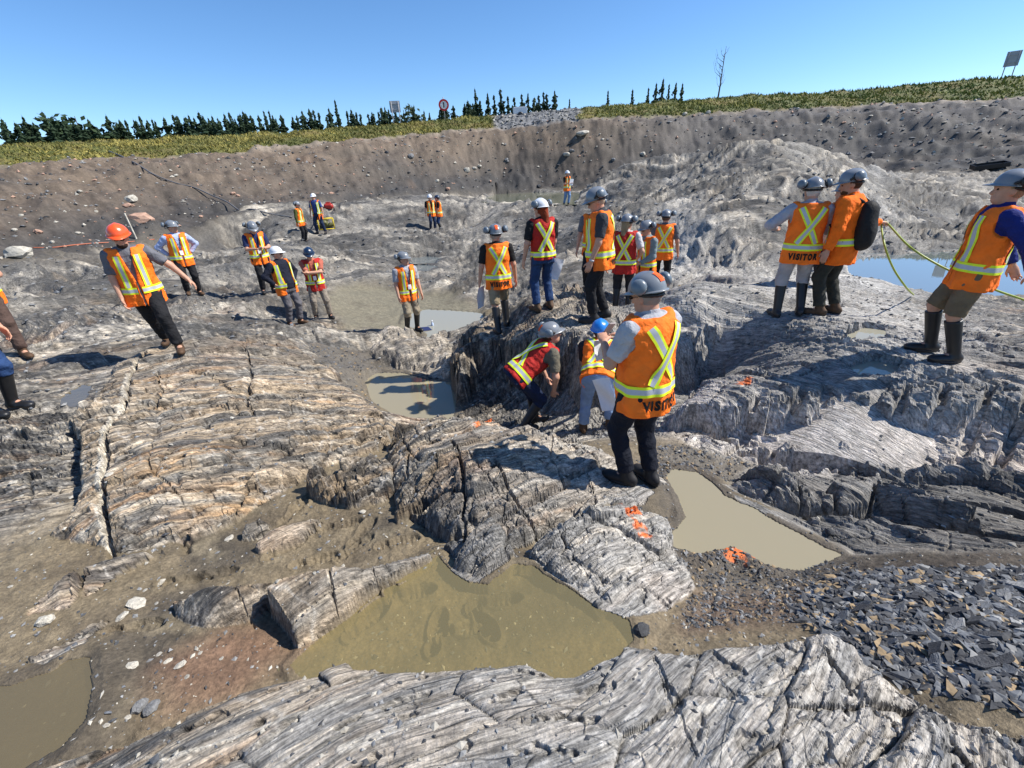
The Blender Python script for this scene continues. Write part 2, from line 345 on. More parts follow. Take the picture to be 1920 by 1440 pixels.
# the slab the photographer stands on
slab([(-500,1700,-.3),(60,1442,-.3),(150,1402,-.24),(250,1373,-.2),(330,1336,-.18),(420,1296,-.17),(520,1271,-.17),(600,1256,-.17),(640,1238,-.17),(655,1256,-.17),(800,1246,-.17),(930,1241,-.17),(985,1229,-.17),(1040,1256,-.17),(1075,1260,-.17),(1130,1226,-.17),(1180,1206,-.18),(1290,1216,-.2),(1400,1201,-.22),(1500,1190,-.24),(1560,1186,-.26),(1600,1201,-.26),(1640,1251,-.26),(1700,1291,-.22),(1800,1341,-.18),(1920,1371,-.16),(2400,1480,-.2),(2400,2100,-.2),(960,2600,-.1),(-500,2100,-.2)],
     k=5, rnd=.04, extra=[(600,1420,-.03),(960,1420,-.02),(1300,1400,-.02),(1600,1400,-.03),(300,1430,-.08),(960,1320,-.06),(1300,1290,-.1),(600,1330,-.08)], tan=.55, pale=.06, lump=.02, rag=.55, sid=10)
# the layered steps at the right; dark ones carry shade put into their colour
slab([(1340,905,-.86),(1382,884,-.78),(1453,878,-.7),(1509,901,-.7),(1566,914,-.74),(1572,946,-.82),(1541,952,-.86),(1438,948,-.88),(1405,930,-.88)], k=4, rnd=.05, pale=.45, lump=.05, rag=.9, sid=11)
slab([(1566,908,-.76),(1600,898,-.7),(1640,901,-.72),(1642,944,-.82),(1594,954,-.86),(1570,945,-.84)], k=5, rnd=.04, pale=.4, lump=.04, rag=.8, sid=11)
slab([(1644,906,-.74),(1700,910,-.66),(1771,926,-.6),(1842,940,-.56),(1930,985,-.56),(2100,1060,-.56),(2080,1090,-.64),(1895,1016,-.74),(1771,986,-.8),(1665,958,-.86)], k=5, rnd=.05, dark=.25, tan=.15, lump=.04, rag=.9, sid=11)
slab([(1345,915,-.9),(1420,952,-.84),(1500,955,-.82),(1559,960,-.8),(1630,970,-.76),(1736,998,-.68),(1842,1033,-.6),(1913,1063,-.54),(2100,1150,-.5),(1950,1110,-.6),(1807,1062,-.74),(1700,1040,-.82),(1585,1040,-.92),(1467,985,-.94),(1382,945,-.94)], k=5, rnd=.05, dark=.55, lump=.05, rag=1.0, sid=11)
slab([(1265,775,-.84),(1300,758,-.7),(1400,748,-.6),(1550,746,-.54),(1700,750,-.48),(1850,760,-.45),(2150,775,-.45),(2150,660,-.4),(1900,650,-.4),(1750,690,-.42),(1500,690,-.5),(1400,690,-.55),(1320,712,-.72)], k=3.6, rnd=.06, extra=[(1790,675,-.40)], pale=.1, lump=.04, rag=1.6, sid=12)
slab([(1400,842,-.95),(1470,822,-.88),(1560,828,-.84),(1700,840,-.76),(1850,855,-.7),(2100,875,-.66),(2100,930,-.72),(1920,915,-.82),(1800,900,-.88),(1650,880,-.94),(1500,870,-.99)], k=5, rnd=.05, dark=.6, lump=.05, rag=1.1, sid=11)
# joints and holes in the big slab
notch([(277,775),(292,768),(303,775),(300,826),(280,826)], -.32, .14)
notch([(325,905),(343,899),(345,940),(332,946)], -.4, .2, 8)
notch([(317,968),(330,962),(340,1005),(324,1008)], -.46, .2, 8)
notch([(133,805),(151,800),(151,905),(138,914)], -.36, .18, 8)
notch([(178,925),(210,925),(208,1010),(190,1019)], -.44, .22, 8)
notch([(197,842),(220,838),(222,872),(200,878)], -.33, .16, 7)
notch([(455,700),(470,694),(475,735),(452,742)], -.5, .1, 6)
notch([(372,850),(396,840),(400,866),(380,872)], -.42, .1, 6)
for (a, b_, z, dp) in (((1400,745),(1470,815),-.7,.1),((1470,750),(1530,815),-.65,.14),((1550,752),(1590,822),-.6,.12),((1590,752),(1640,822),-.6,.16),((1660,752),(1700,822),-.6,.14),((1740,760),(1800,830),-.56,.1),((1850,765),(1890,845),-.52,.12)):
    notch([(a[0], a[1]), (a[0] + 22, a[1]), (b_[0] + 8, b_[1]), (b_[0] - 14, b_[1])], z, dp, 9)

def line_d(pts, z, pad):
    P = np.array([at(px, py, z)[:2] for px, py in pts], np.float32); b = box_of(P, pad)
    if b is None: return None, None
    x, y = GX[b] + .35 * edge_n[b], GY[b] + .35 * edge_n[b]; d = np.full(x.shape, 1e9, np.float32)
    for i in range(len(P) - 1):
        ax, ay = P[i]; ex, ey = P[i + 1] - P[i]; t = np.clip(((x - ax) * ex + (y - ay) * ey) / (ex * ex + ey * ey + 1e-9), 0, 1)
        d = np.minimum(d, np.hypot(x - ax - t * ex, y - ay - t * ey))
    return b, d
def crack(pts, z, w, depth):
    if pts[0][1] > 1150:
        if w < .0095: return
        w, depth = w * .8, depth * .5
    elif pts[0][1] > 770 and pts[0][0] < 1200: w, depth = w * .5, depth * .6
    b, d = line_d(pts, z, w * 3 + .1)
    if b is None: return
    wv = w * (.55 + .9 * np.clip(.5 + pn(GX[b] * 3, GY[b] * 3, 87), 0, 1)); g = 1 - sst(.45, 1.0, d / wv)
    H[b] -= depth * g * (.7 + .5 * pn(GX[b] * 7, GY[b] * 7, 89)); DARK[b] = np.maximum(DARK[b], .55 * g)
for q in (([(1395,836),(1480,842),(1560,850),(1700,866),(1800,880),(1920,905),(2100,940)], -.9, .09, .30), ([(1640,893),(1720,902),(1800,914),(1920,948),(2050,1000)], -.8, .07, .28), ([(1280,800),(1400,826),(1500,834)], -.95, .05, .18),
          ([(1340,905),(1417,948),(1560,957),(1640,962),(1750,996),(1880,1040)], -.85, .06, .22), ([(1290,752),(1420,742),(1560,738),(1700,742),(1900,756)], -.55, .03, .10), ([(1450,700),(1560,690),(1700,712),(1880,722)], -.48, .025, .08),
          ([(1560,640),(1640,665),(1760,700),(1900,735)], -.45, .03, .10), ([(1330,640),(1420,660),(1500,690),(1560,720)], -.55, .035, .12), ([(1500,905),(1530,948)], -.72, .015, .08), ([(1641,900),(1640,950)], -.75, .02, .14),
          ([(1700,915),(1760,975)], -.66, .012, .06), ([(1830,945),(1860,1005)], -.6, .012, .06),
          ([(270,655),(243,690),(238,730),(236,762),(222,782),(206,806),(200,838),(197,870),(190,930),(186,1005)], -.36, .022, .14), ([(292,690),(300,730),(292,768)], -.38, .015, .08), ([(455,640),(470,694),(462,745),(480,790)], -.5, .014, .08),
          ([(848,822),(870,880),(872,925),(862,993)], -.42, .03, .14), ([(746,800),(770,850),(760,900)], -.5, .02, .1), ([(930,880),(960,930),(1010,975)], -.48, .018, .09), ([(1040,815),(1030,860),(1060,905)], -.55, .012, .06),
          ([(1100,880),(1120,930),(1100,955)], -.62, .014, .07), ([(620,1068),(632,1140)], -.42, .010, .07), ([(700,1055),(706,1110)], -.47, .010, .08), ([(440,1094),(460,1150)], -.46, .008, .05),
          ([(1560,1190),(1600,1280),(1700,1380)], -.12, .012, .05), ([(1230,1215),(1255,1300),(1300,1440)], -.1, .010, .04)):
    crack(*q)
for (a, b_) in (((1420,752),(1370,800)),((1500,752),(1440,812)),((1545,750),(1500,818)),((1585,752),(1545,822)),((1640,754),(1600,826)),((1690,756),(1650,830)),((1760,760),(1720,836)),((1840,766),(1800,842)),((1910,772),(1880,850))):
    crack([a, ((a[0] + b_[0]) / 2 + 8, (a[1] + b_[1]) / 2), b_], -.66, .045, .12)
SEAM = np.zeros((NR, NC), np.float32)
for pts, z, w in (([(266,657),(237,690),(230,722),(231,757),(214,776),(198,804),(192,837),(189,862),(180,930),(176,1000)], -.34, .028), ([(1038,985),(1120,955),(1180,1000),(1245,965)], -.55, .02), ([(640,1425),(760,1370),(900,1300),(1000,1255)], -.08, .022), ([(1080,1440),(1300,1340),(1450,1280),(1560,1210)], -.08, .016), ([(300,1435),(520,1360),(700,1290)], -.09, .012)):
    b, d = line_d(pts, z, .2)
    if b is not None: SEAM[b] = np.maximum(SEAM[b], 1 - sst(.5, 1.05, d / (w * (.5 + .9 * np.clip(.5 + pn(GX[b] * 4, GY[b] * 4, 93), 0, 1)))))
H += .006 * SEAM
# wall of the pit, outside the foot line
AZ = np.arctan2(GX, GY)
wi = [np.interp(AZ, WA[:, 0], WA[:, k]).astype(np.float32) for k in range(1, 7)]
wi[5] = wi[5] - .35
wd = CD + 1.2 * fbm(GX * .12, GY * .12, 3, 91)
tt = (wd - wi[0]) / (wi[2] - wi[0]); t2 = (wd - wi[2]) / (wi[4] - wi[2])
prof = tt + .10 * np.sin(np.clip(tt, 0, 1) * np.pi * 2) * -.6
zw = np.where(tt < 1, wi[1] + (wi[3] - wi[1]) * prof, wi[3] + (wi[5] - wi[3]) * np.minimum(t2, 1)) - np.maximum(0, t2 - 1.15) * 0.6
zw = np.where(t2 > 8, wi[5] - 4.2, zw).astype(np.float32)
onw = sst(-.02, .10, tt)
WALLM = onw
fl = H
H = fl * (1 - onw) + np.maximum(zw, fl * (1 - onw) + zw * onw) * onw
GRASSM = sst(.96, 1.03, tt + .05 * pn(GX * .5, GY * .5, 95))
# gravel ramp between the two grass banks
gl, gr = atd(928, 230, 50), atd(1088, 210, 50)
al, ar = math.atan2(gl[0], gl[1]), math.atan2(gr[0], gr[1])
RAMP = (sst(al - .006, al + .006, AZ + .01 * pn(GX * .4, GY * .4, 97)) * (1 - sst(ar - .006, ar + .006, AZ + .01 * pn(GX * .4, GY * .4, 98)))) * sst(.9, 1.0, tt)
GRASSM = GRASSM * (1 - RAMP)
ROCK = ROCK * (1 - onw)
def saw0(q): f = q - np.floor(q); return .5 - f + sst(.6, 1, f)
# runnels down the wall, lumps of soil
wal = onw * (1 - GRASSM)
H += wal * (0.10 * (ridge(AZ * 30 + .25 * CD, CD * .25, 3, 101) - .6) * np.sin(np.clip(tt, 0, 1) * np.pi) + .34 * fbm(GX * .55, GY * .55, 3, 105, .6) + .22 * saw0(tt * 7 + .8 * fbm(GX * .12, GY * .12, 3, 109)) + .05 * pn(GX * 2.6, GY * 2.6, 107))
H += GRASSM * (.22 * fbm(GX * .5, GY * .5, 3, 111))
# mud and gravel areas of the floor
def area(pts, z, soft=.15):
    P = np.array([at(px, py, z)[:2] for px, py in pts]); out = np.zeros((NR, NC), np.float32); b = box_of(P, soft * 3)
    s = poly_sd(P, GX[b], GY[b]) + soft * .9 * fbm(GX[b] / soft * .25, GY[b] / soft * .25, 3, 121)
    out[b] = sst(-soft, soft, s); return out
MUD = 1 - ROCK - wal - GRASSM - RAMP
SILT = area([(600,575),(640,548),(720,540),(830,545),(900,560),(905,610),(860,625),(700,620),(640,625)], -1.55, .35)
GULLY = np.maximum(area([(560,640),(640,620),(700,625),(690,650),(670,690),(700,740),(690,768),(640,720)], -1.1, .2), area([(680,690),(850,700),(870,785),(740,795),(690,760)], -1.7, .2))
GULLY = np.maximum(GULLY, area([(1250,520),(1420,560),(1330,595),(1250,570)], -.7, .4) * .7)
GULLY = np.maximum(GULLY, area([(1250,960),(1600,1050),(1640,1100),(1500,1185),(1290,1190),(1310,1090),(1260,1040)], -.76, .1))
GULLY = np.maximum(GULLY, area([(1190,870),(1260,825),(1420,850),(1390,905),(1310,880),(1250,885),(1235,915)], -.86, .1))
ROCK = np.maximum(ROCK, area([(1270,800),(1340,860),(1400,905),(1470,960),(1600,1030),(1800,1075),(2200,1150),(2200,800),(1900,790),(1500,790)], -.85, .08) * (1 - onw))
FOOT = sst(-.28, -.03, tt) * (1 - onw) * np.clip(.4 + 1.1 * fbm(GX * .25, GY * .25, 3, 131), 0, 1)      # dark mud at the foot of the wall
soil = np.clip(np.maximum(np.maximum(SILT * (SLABID == 0), GULLY * (SLABID == 0)), FOOT), 0, 1)
ROCK = ROCK * (1 - soil)
# ---- relief of the rock
def slope_of(h):
    gr = np.gradient(h, axis=0) / np.gradient(RR)[:, None]; gt = np.gradient(h, axis=1) / (RR[:, None] * (ANG[1] - ANG[0])); return np.hypot(gr, gt).astype(np.float32)
STP = sst(.7, 1.8, slope_of(H)) * (1 - onw)
near = (1 - sst(5, 11, CD)) + .0; near = np.maximum(near, .75 * (1 - sst(10, 20, CD))); mid = sst(3, 7, CD) * (1 - sst(15, 30, CD))
rough = np.clip(.55 + .9 * fbm(GX * .7, GY * .7, 3, 141), .12, 1.3)
rough = np.where(SLABID == 10, rough * (.55 + .9 * sst(.5, 1.3, GX)), rough); rough = rough * (1 - .35 * wr); rough = np.where((SLABID == 2) | (SLABID == 7) | (SLABID == 9), rough * .35, rough)
rough = np.where((SLABID == 4) | (SLABID == 11) | (SLABID == 3) | (SLABID == 6), rough * 1.35, rough)
fol1 = ridge(FU * .7, FV * 6.0, 4, 151) - .55
fol2 = fbm(FU * 3.0, FV * 26.0, 3, 161)
k1, k2, cid4, jx_, jy_ = worley(FU * 13, FV * 34, 5)
blk4 = (RND[cid4] - .5) + .9 * (jx_ * (RND[(cid4 * 3 + 1) & 255] - .5) + jy_ * (RND[(cid4 * 5 + 2) & 255] - .5))
crk2 = np.exp(-(g2 - g1) / .06)
dn = (.075 * blk - .04 * crk + .045 * blk2 * rough - .016 * crk2 * rough + .020 * blk4 * rough + .055 * fol1 + .016 * fol2) * near
def saw(q, e=.86): f = q - np.floor(q); return .5 - f + sst(e, 1, f)
patch = np.clip(.5 + 1.2 * fbm(GX * .6, GY * .6, 3, 147), .05, 1)
q1 = FV * 2.6 + .45 * fbm(FU * .4, FV * .8, 2, 153); q2 = FV * 9.0 + .5 * fbm(FU * .9, FV * 2.0, 2, 155); fgs = np.where(SLABID == 10, .55, 1).astype(np.float32)
rgt = 1 + .7 * wr; ew = .055 + .06 * sst(6, 12, CD)
jq = FU * 1.0 + .18 * pn(FU * .7, FV * 1.3, 158); jn = np.floor(jq); jf = np.abs(jq - jn - .5); gate = sst(.05, .25, pn(jn * 3.7 + .3, FV * .8, 159))
JNT = np.exp(-((.5 - jf) / .012) ** 2) * gate; dn = dn - .04 * JNT * near * np.where(SLABID == 10, .22, 1)
dn = dn + (ew * saw(q1, .86 - .36 * sst(6, 11, CD)) * patch * rgt * fgs + .022 * saw(q2, .68) * rgt * (.4 + patch) * fgs) * near
m1, m2, cid3, ix_, iy_ = worley(FU * .55, FV * 1.5, 3)
blk3 = (RND[cid3] - .5) + 1.0 * (ix_ * (RND[(cid3 * 3 + 1) & 255] - .5) + iy_ * (RND[(cid3 * 5 + 2) & 255] - .5))
calm = 1 - .8 * area([(1480,570),(1600,545),(1700,470),(1920,440),(2250,430),(2250,640),(1920,640),(1560,640)], -.6, .5)
q4 = FV * .85 + .6 * fbm(FU * .2, FV * .4, 3, 173)
n1_, n2_, cid5, ux_, uy_ = worley(FU * 1.1 + 7, FV * 2.6 + 3, 7)
blk5 = (RND[cid5] - .5) + 1.1 * (ux_ * (RND[(cid5 * 3 + 1) & 255] - .5) + uy_ * (RND[(cid5 * 5 + 2) & 255] - .5))
dm = .16 * saw(q4, .7) + (.13 * blk5 + .10 * blk3) * (1 - .6 * far) + .22 * (ridge(FU * .28, FV * 1.1, 4, 171) - .55) + .10 * fbm(FU * 1.2, FV * 4.5, 4, 181)
lum = .45 * fbm(GX * .2, GY * .2, 5, 191, .55)
farw = sst(4.5, 9, CD)
pad = np.ones((NR, NC), np.float32)
H -= ROCK * near * .02 * sst(.42, .62, pn(FU * 7, FV * 16, 323) + .3 * pn(GX * 30, GY * 30, 325)) * (SLABID != 2)
nrel = (1 - .45 * sst(6, 12, CD) - .55 * sst(12, 24, CD)).astype(np.float32)
H += ROCK * (dn * nrel * (.30 + rough * .75) * (1 - np.where(SLABID == 12, .3, .75 - .4 * wr) * STP) + dm * calm * farw * (.6 + .5 * far) + lum * sst(7, 13, CD) * calm)
H += (1 - ROCK) * (1 - GRASSM) * (.010 * fbm(GX * 4, GY * 4, 4, 201) + .006 * pn(GX * 22, GY * 22, 205)) * near
H += soil * .03 * fbm(GX * 1.5, GY * 1.5, 4, 211) * (1 - near)
# basins of the pools
POOLS = [('shallow olive', -.60, [(545,1248),(600,1200),(703,1117),(790,1062),(822,1042),(850,1075),(880,1092),(915,1098),(945,1075),(965,1058),(1000,1062),(1060,1100),(1120,1140),(1180,1165),(1190,1200),(1150,1235),(1080,1270),(900,1300),(600,1300)]),
 ('tan', -.875, [(1238,905),(1262,882),(1305,886),(1335,905),(1360,930),(1420,955),(1480,990),(1545,1030),(1575,1040),(1540,1055),(1520,1072),(1480,1065),(1440,1060),(1400,1035),(1370,1022),(1310,1040),(1262,1025),(1255,1000),(1285,970),(1270,935)]),
 ('corner', -.475, [(-150,1500),(-150,1300),(20,1290),(90,1262),(125,1238),(165,1232),(172,1290),(158,1350),(112,1400),(40,1442)]),
 ('central', -1.70, [(676,722),(705,700),(760,700),(800,712),(845,716),(856,745),(850,790),(740,800),(700,765)]),
 ('grey', -1.655, [(772,588),(800,580),(860,584),(905,588),(915,605),(880,632),(800,640),(770,615)]),
 ('blue', -.80, [(1560,512),(1600,485),(1700,476),(1820,470),(2250,450),(2250,590),(1920,568),(1830,566),(1740,562),(1680,545),(1600,530)]),
 ('far', FARPOOL_Z, [(905,372),(930,364),(1000,361),(1080,361),(1105,370),(1080,381),(1000,383),(940,380)]),
 ('small', -.50, [(110,745),(150,722),(178,720),(165,742),(140,762),(108,765)]),
 ('step', -.415, [(1585,628),(1620,615),(1655,618),(1660,636),(1620,648),(1590,642)]),
 ('heel', -.455, [(1590,690),(1640,676),(1690,690),(1660,702),(1610,704)]),
 ('mid', -1.30, [(770,484),(800,480),(828,484),(815,493),(775,494)]), ('mid2', -1.34, [(765,497),(800,496),(820,500),(800,508),(770,506)])]
for nm_, z_, pp in POOLS:
    P = np.array([at(px, py, z_)[:2] for px, py in pp]); dd = min(float(np.hypot(*P.mean(0))), 11.0 if nm_ != 'far' else 30.0); b = box_of(P, .12 * dd)
    if b is None: continue
    s_ = poly_sd(P, GX[b], GY[b]) + (.008 * dd) * fbm(GX[b] * 9 / dd, GY[b] * 9 / dd, 4, 123)
    h = H[b]; sc_ = .02 * dd
    flat = .35 if nm_ == 'olive' else 1
    h = np.where(s_ > 0, np.minimum(h, z_ - np.minimum(.004 + s_ * (.10 if dd < 6 else .2), .05 if dd < 6 else .12)), h)
    h = np.where(s_ <= 0, np.maximum(h, z_ + .004 + np.minimum(-s_ * .12, .02) - np.maximum(0, -s_ - sc_) * .55), h)
    # rock between the camera and the water must not hide it
    H[b] = h
    sh_ = ((s_ > 0) | ((s_ > -sc_ * (.25 if nm_ == 'tan' else 1)) & (SLABID[b] == 0))) & (nm_ in ('shallow olive', 'tan', 'corner', 'central', 'grey')); ROCK[b] = np.where(sh_ & (dd < 14), ROCK[b] * .0, ROCK[b]); MUD[b] = np.where(sh_, 1, MUD[b])
# boot prints in the mud
def prints(px, py, z, yaw, dep=.03):
    global H
    p = at(px, py, z); b = box_of(np.array([[p[0] - .2, p[1] - .2], [p[0] + .2, p[1] + .2]]), .05)
    x, y = GX[b] - p[0], GY[b] - p[1]; c, s = math.cos(yaw), math.sin(yaw); u, v = x * c + y * s, -x * s + y * c
    e = np.minimum(((u - .05) / .11) ** 2 + (v / .052) ** 2, ((u + .10) / .055) ** 2 + (v / .042) ** 2)
    tread = .35 * (np.sin(u * 190) > 0) * (e < 1)
    H[b] -= (MUD[b] > .5) * (dep * (1 - sst(.75, 1.05, e)) * (1 - tread * .6) - dep * .45 * np.exp(-((np.sqrt(e) - 1.12) / .12) ** 2))
for q in ((640,985,-.65,.2),(680,1000,-.65,1.2),(665,1030,-.65,.9),(745,1018,-.65,.3),(535,1030,-.64,.8),(590,1052,-.64,.3),(345,1090,-.6,.2),(395,1078,-.6,.3),(550,960,-.65,1.3),(575,935,-.66,1.0),(610,920,-.67,.9),(250,1180,-.55,.2)):
    prints(*q)
for q in ((690,1170,-.66,.9),(770,1115,-.66,.2),(820,1190,-.66,1.5),(870,1185,-.66,.1),(905,1170,-.66,-1.0),(930,1128,-.66,.1)): prints(*q, dep=.06)
# level ground under each person
PADS = [FEET[k] for k in FEET] 
for p in PADS:
    d = math.hypot(p[0], p[1]); rp = .30 if d < 12 else .5
    b = box_of(np.array([[p[0] - rp, p[1] - rp], [p[0] + rp, p[1] + rp]]), .4)
    if b is None: continue
    g = np.exp(-(((GX[b] - p[0]) ** 2 + (GY[b] - p[1]) ** 2) / (rp * rp)) ** 2) * .85
    H[b] = H[b] * (1 - g) + (p[2] + .35 * (H[b] - H[b].mean()) * 0) * g
H = H.astype(np.float32)
STP = np.clip(sst(.7, 1.7, slope_of(H)), 0, 1) * (1 - onw)

# height of the ground at a place, and the place where a ray from the camera meets it
LR = np.log(RR)
def hgt(x, y):
    dx, dy = x - OX, y - OY; r = math.hypot(dx, dy); a = math.atan2(dx, dy)
    i = float(np.interp(math.log(max(r, RR[0])), LR, np.arange(NR))); j = (a - ANG[0]) / (ANG[1] - ANG[0])
    j = min(max(j, 0), NC - 1.001); i = min(i, NR - 1.001); i0, j0 = int(i), int(j); fi, fj = i - i0, j - j0
    return float((H[i0, j0] * (1 - fj) + H[i0, j0 + 1] * fj) * (1 - fi) + (H[i0 + 1, j0] * (1 - fj) + H[i0 + 1, j0 + 1] * fj) * fi)
def hit(px, py, tmax=110):
    r = ray(px, py); t = .8; pt = t
    while t < tmax:
        if CAM_Z + r[2] * t < hgt(r[0] * t, r[1] * t):
            a, b = pt, t
            for _ in range(14):
                c = (a + b) / 2
                if CAM_Z + r[2] * c < hgt(r[0] * c, r[1] * c): b = c
                else: a = c
            return np.array([r[0] * b, r[1] * b, hgt(r[0] * b, r[1] * b)])
        pt = t; t *= 1.006
    return None
def gnormal(x, y, e=.06):
    return Vector((hgt(x - e, y) - hgt(x + e, y), hgt(x, y - e) - hgt(x, y + e), 2 * e)).normalized()

# ---- colours
def mixc(a, b, t): return a + (np.asarray(b, np.float32) - a) * t[..., None]
fu, fv = FU, FV
band = fbm(fu * .5, fv * 7.0, 4, 221) + .55 * fbm(fu * 1.6, fv * 30.0, 3, 231)
bandf = fbm(fu * .25, fv * 1.6, 5, 241)
band = band * (1 - .6 * far) + bandf * far * 1.35
mac = fbm(GX * .55, GY * .55, 3, 251)
band = band * (1 - STP) + STP * (1 - wr * .5) * (fbm(FU * 1.2 + FV * .4, H * 11, 4, 227) + .5 * fbm(FU * 5 + FV * 3, H * 40, 3, 229))
t = np.clip(.30 + 1.0 * band + .25 * mac + .22 * blk2 * near, 0, 1)
C = np.empty((NR, NC, 3), np.float32); C[:] = (.050, .051, .053)
C = mixc(C, (.168, .166, .160), sst(.1, .5, t)); C = mixc(C, (.40, .38, .34), sst(.55, .95, t))
tanv = np.clip(TAN * 1.1 + .25 * fbm(GX * .9, GY * .9, 3, 261) + .3 * fbm(fu * .8, fv * 9, 3, 271), 0, 1) * sst(-.1, .5, fbm(fu * 1.1, fv * 8.0, 4, 281) + .25)
C = mixc(C, (.44, .335, .215), np.clip(tanv, 0, 1) * .8)
C = mixc(C, (.50, .46, .40), np.clip(PALE * (.75 + .5 * fbm(GX * 2.5, GY * 2.5, 4, 291)), 0, .95))
C = mixc(C, (.085, .088, .092), np.clip(DARK * (.75 + .5 * mac), 0, .8))
lowr = sst(.0, -.25, fbm(GX * .35, GY * .35, 4, 343) + .2 * blk3) * sst(4.5, 8, CD)
C = mixc(C, (.075, .078, .082), lowr * .6)
qzp = [(1240,765),(1330,752),(1550,745),(1900,770),(2100,790),(2100,870),(1900,858),(1700,835),(1500,822),(1380,806),(1250,800)]
qz = np.maximum(area(qzp, -.66, .10), np.maximum(area(qzp, -.8, .10), area(qzp, -.93, .10))) * sst(-.56, -.66, H + .08 * fbm(GX * 3, GY * 3, 3, 295))
C = mixc(C, (.60, .53, .49), np.clip(qz * (.85 + .5 * fbm(GX * 3, GY * 3, 3, 297)), 0, 1) * .9)
vein = np.exp(-(np.abs(pn(fu * .35, fv * 1.9, 301) + .10 * pn(fu * 2, fv * 6, 303)) / .022) ** 2) * sst(-.1, .3, pn(fu * .5, fv * 2.0, 305)) * near
C = mixc(C, (.60, .55, .47), np.clip(vein, 0, 1) * .85)
strk = fbm(fu * .35, fv * 15.0, 3, 315) + .35 * fbm(fu * 1.2, fv * 40, 2, 317)
C = mixc(C, (.52, .46, .37), sst(.30, .62, strk) * near * .75 * (1 - STP)); C = mixc(C, (.042, .045, .052), sst(-.28, -.6, strk) * near * .75)
C = mixc(C, (.40, .25, .13), sst(.25, .6, fbm(fu * .5, fv * 11.0, 4, 319) + .25 * mac) * near * (.25 + TAN) * .7)
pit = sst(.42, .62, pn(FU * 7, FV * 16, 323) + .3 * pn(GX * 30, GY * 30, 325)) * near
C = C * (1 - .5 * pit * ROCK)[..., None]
C = mixc(C, (.50, .48, .43), SEAM * .9)
vein2 = np.exp(-(np.abs(pn(GX * 2.1, GY * 2.1, 311) + .3 * pn(GX * 6, GY * 6, 313)) / .02) ** 2) * near
C = mixc(C, (.46, .45, .43), np.clip(vein2, 0, 1) * .55)
# rock colour darkened along the joints between blocks
C = C * (1 - .5 * np.clip(crk * near + .5 * crk2 * near * rough, 0, 1) * ROCK)[..., None]
rust = sst(.25, .7, fbm(GX * .8, GY * .8, 4, 321) + .2 * band) * near * .55
C = mixc(C, (.36, .20, .10), rust * ROCK * .5)
mott = .55 * fbm(GX * 2.6, GY * 3.4, 4, 335, .65) * sst(5, 9, CD)
C = C * np.clip(1 + .9 * mott * ROCK, .35, 1.6)[..., None]
spk = pn(GX * 60, GY * 60, 331) * near + pn(GX * 14, GY * 14, 333) * .6
C = C * (1 + .30 * spk)[..., None]
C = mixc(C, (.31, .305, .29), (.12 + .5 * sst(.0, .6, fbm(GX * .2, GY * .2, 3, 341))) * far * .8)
fst = fbm(fu * .3, fv * 2.6, 4, 345) + .6 * fbm(fu * .9, fv * 8, 3, 349)
C = mixc(C, (.050, .052, .056), sst(.10, .55, fst) * far * .75 * ROCK)
dome = area([(1270,345),(1330,290),(1400,268),(1470,266),(1560,285),(1640,320),(1600,360),(1480,390),(1350,385)], .8, 1.2)
C = mixc(C, (.40, .41, .42), dome * .65)
C = C * (1 - .35 * np.clip(JNT * near, 0, 1) * ROCK * np.where(SLABID == 10, .35, 1))[..., None]
rshade = np.maximum(area([(1240,790),(1400,815),(1900,850),(2200,880),(2200,1250),(1640,1240),(1560,1180),(1500,1150),(1600,1070),(1560,1020),(1400,930),(1250,870)], -.8, .2), .75 * area([(1240,640),(1330,610),(1480,610),(1560,640),(1700,720),(1900,740),(1900,760),(1400,750),(1260,760)], -.5, .3))
C = C * (1 - .5 * rshade * (1 - .8 * qz) * ROCK)[..., None]  # shadows among the right ledges, put into the rock colour
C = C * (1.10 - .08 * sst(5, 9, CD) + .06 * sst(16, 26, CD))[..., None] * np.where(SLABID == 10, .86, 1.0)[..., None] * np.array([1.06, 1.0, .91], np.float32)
# soils
mudc = np.empty_like(C); mudc[:] = (.175, .138, .086)
mudc = mixc(mudc, (.085, .070, .050), sst(-.05, .5, fbm(GX * 1.1, GY * 1.1, 4, 351)))
mudc = mixc(mudc, (.23, .19, .125), sst(.2, .7, fbm(GX * 2.5, GY * 2.5, 4, 361)) * .7)
redd = area([(300,1260),(420,1180),(500,1150),(560,1210),(440,1300),(330,1330)], -.58, .15)
mudc = mixc(mudc, (.17, .095, .06), redd * .75)
mudc = mixc(mudc, (.115, .105, .09), np.clip(GULLY * 1.0, 0, 1) * .75); mudc = mixc(mudc, (.19, .172, .120), SILT * .85)
mudc = mixc(mudc, (.085, .072, .056), area([(1230,850),(1340,880),(1450,950),(1600,1010),(1680,1060),(1560,1100),(1400,1070),(1240,1070)], -.84, .1) * .85)
brn = area([(1290,1190),(1310,1090),(1420,1080),(1600,1090),(1640,1130),(1500,1190)], -.72, .12)
mudc = mixc(mudc, (.13, .085, .055), brn * .8)
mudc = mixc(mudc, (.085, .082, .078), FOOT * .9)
mudc = mixc(mudc, (.068, .054, .040), area([(1480,1090),(1620,1030),(2200,1030),(2250,1600),(1900,1420),(1640,1260),(1560,1190)], -.6, .12) * .9)
mudc = mixc(mudc, (.085, .066, .045), np.clip(sst(.2, .6, fbm(GX * 1.7, GY * 1.7, 4, 353)), 0, 1) * .5 * near)
wallc = np.empty_like(C); wallc[:] = (.135, .102, .073)
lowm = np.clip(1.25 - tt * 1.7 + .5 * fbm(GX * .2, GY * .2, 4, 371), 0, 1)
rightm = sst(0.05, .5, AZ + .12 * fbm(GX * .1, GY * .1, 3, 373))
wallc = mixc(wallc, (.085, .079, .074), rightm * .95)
wallc = mixc(wallc, (.042, .041, .040), lowm * .92)
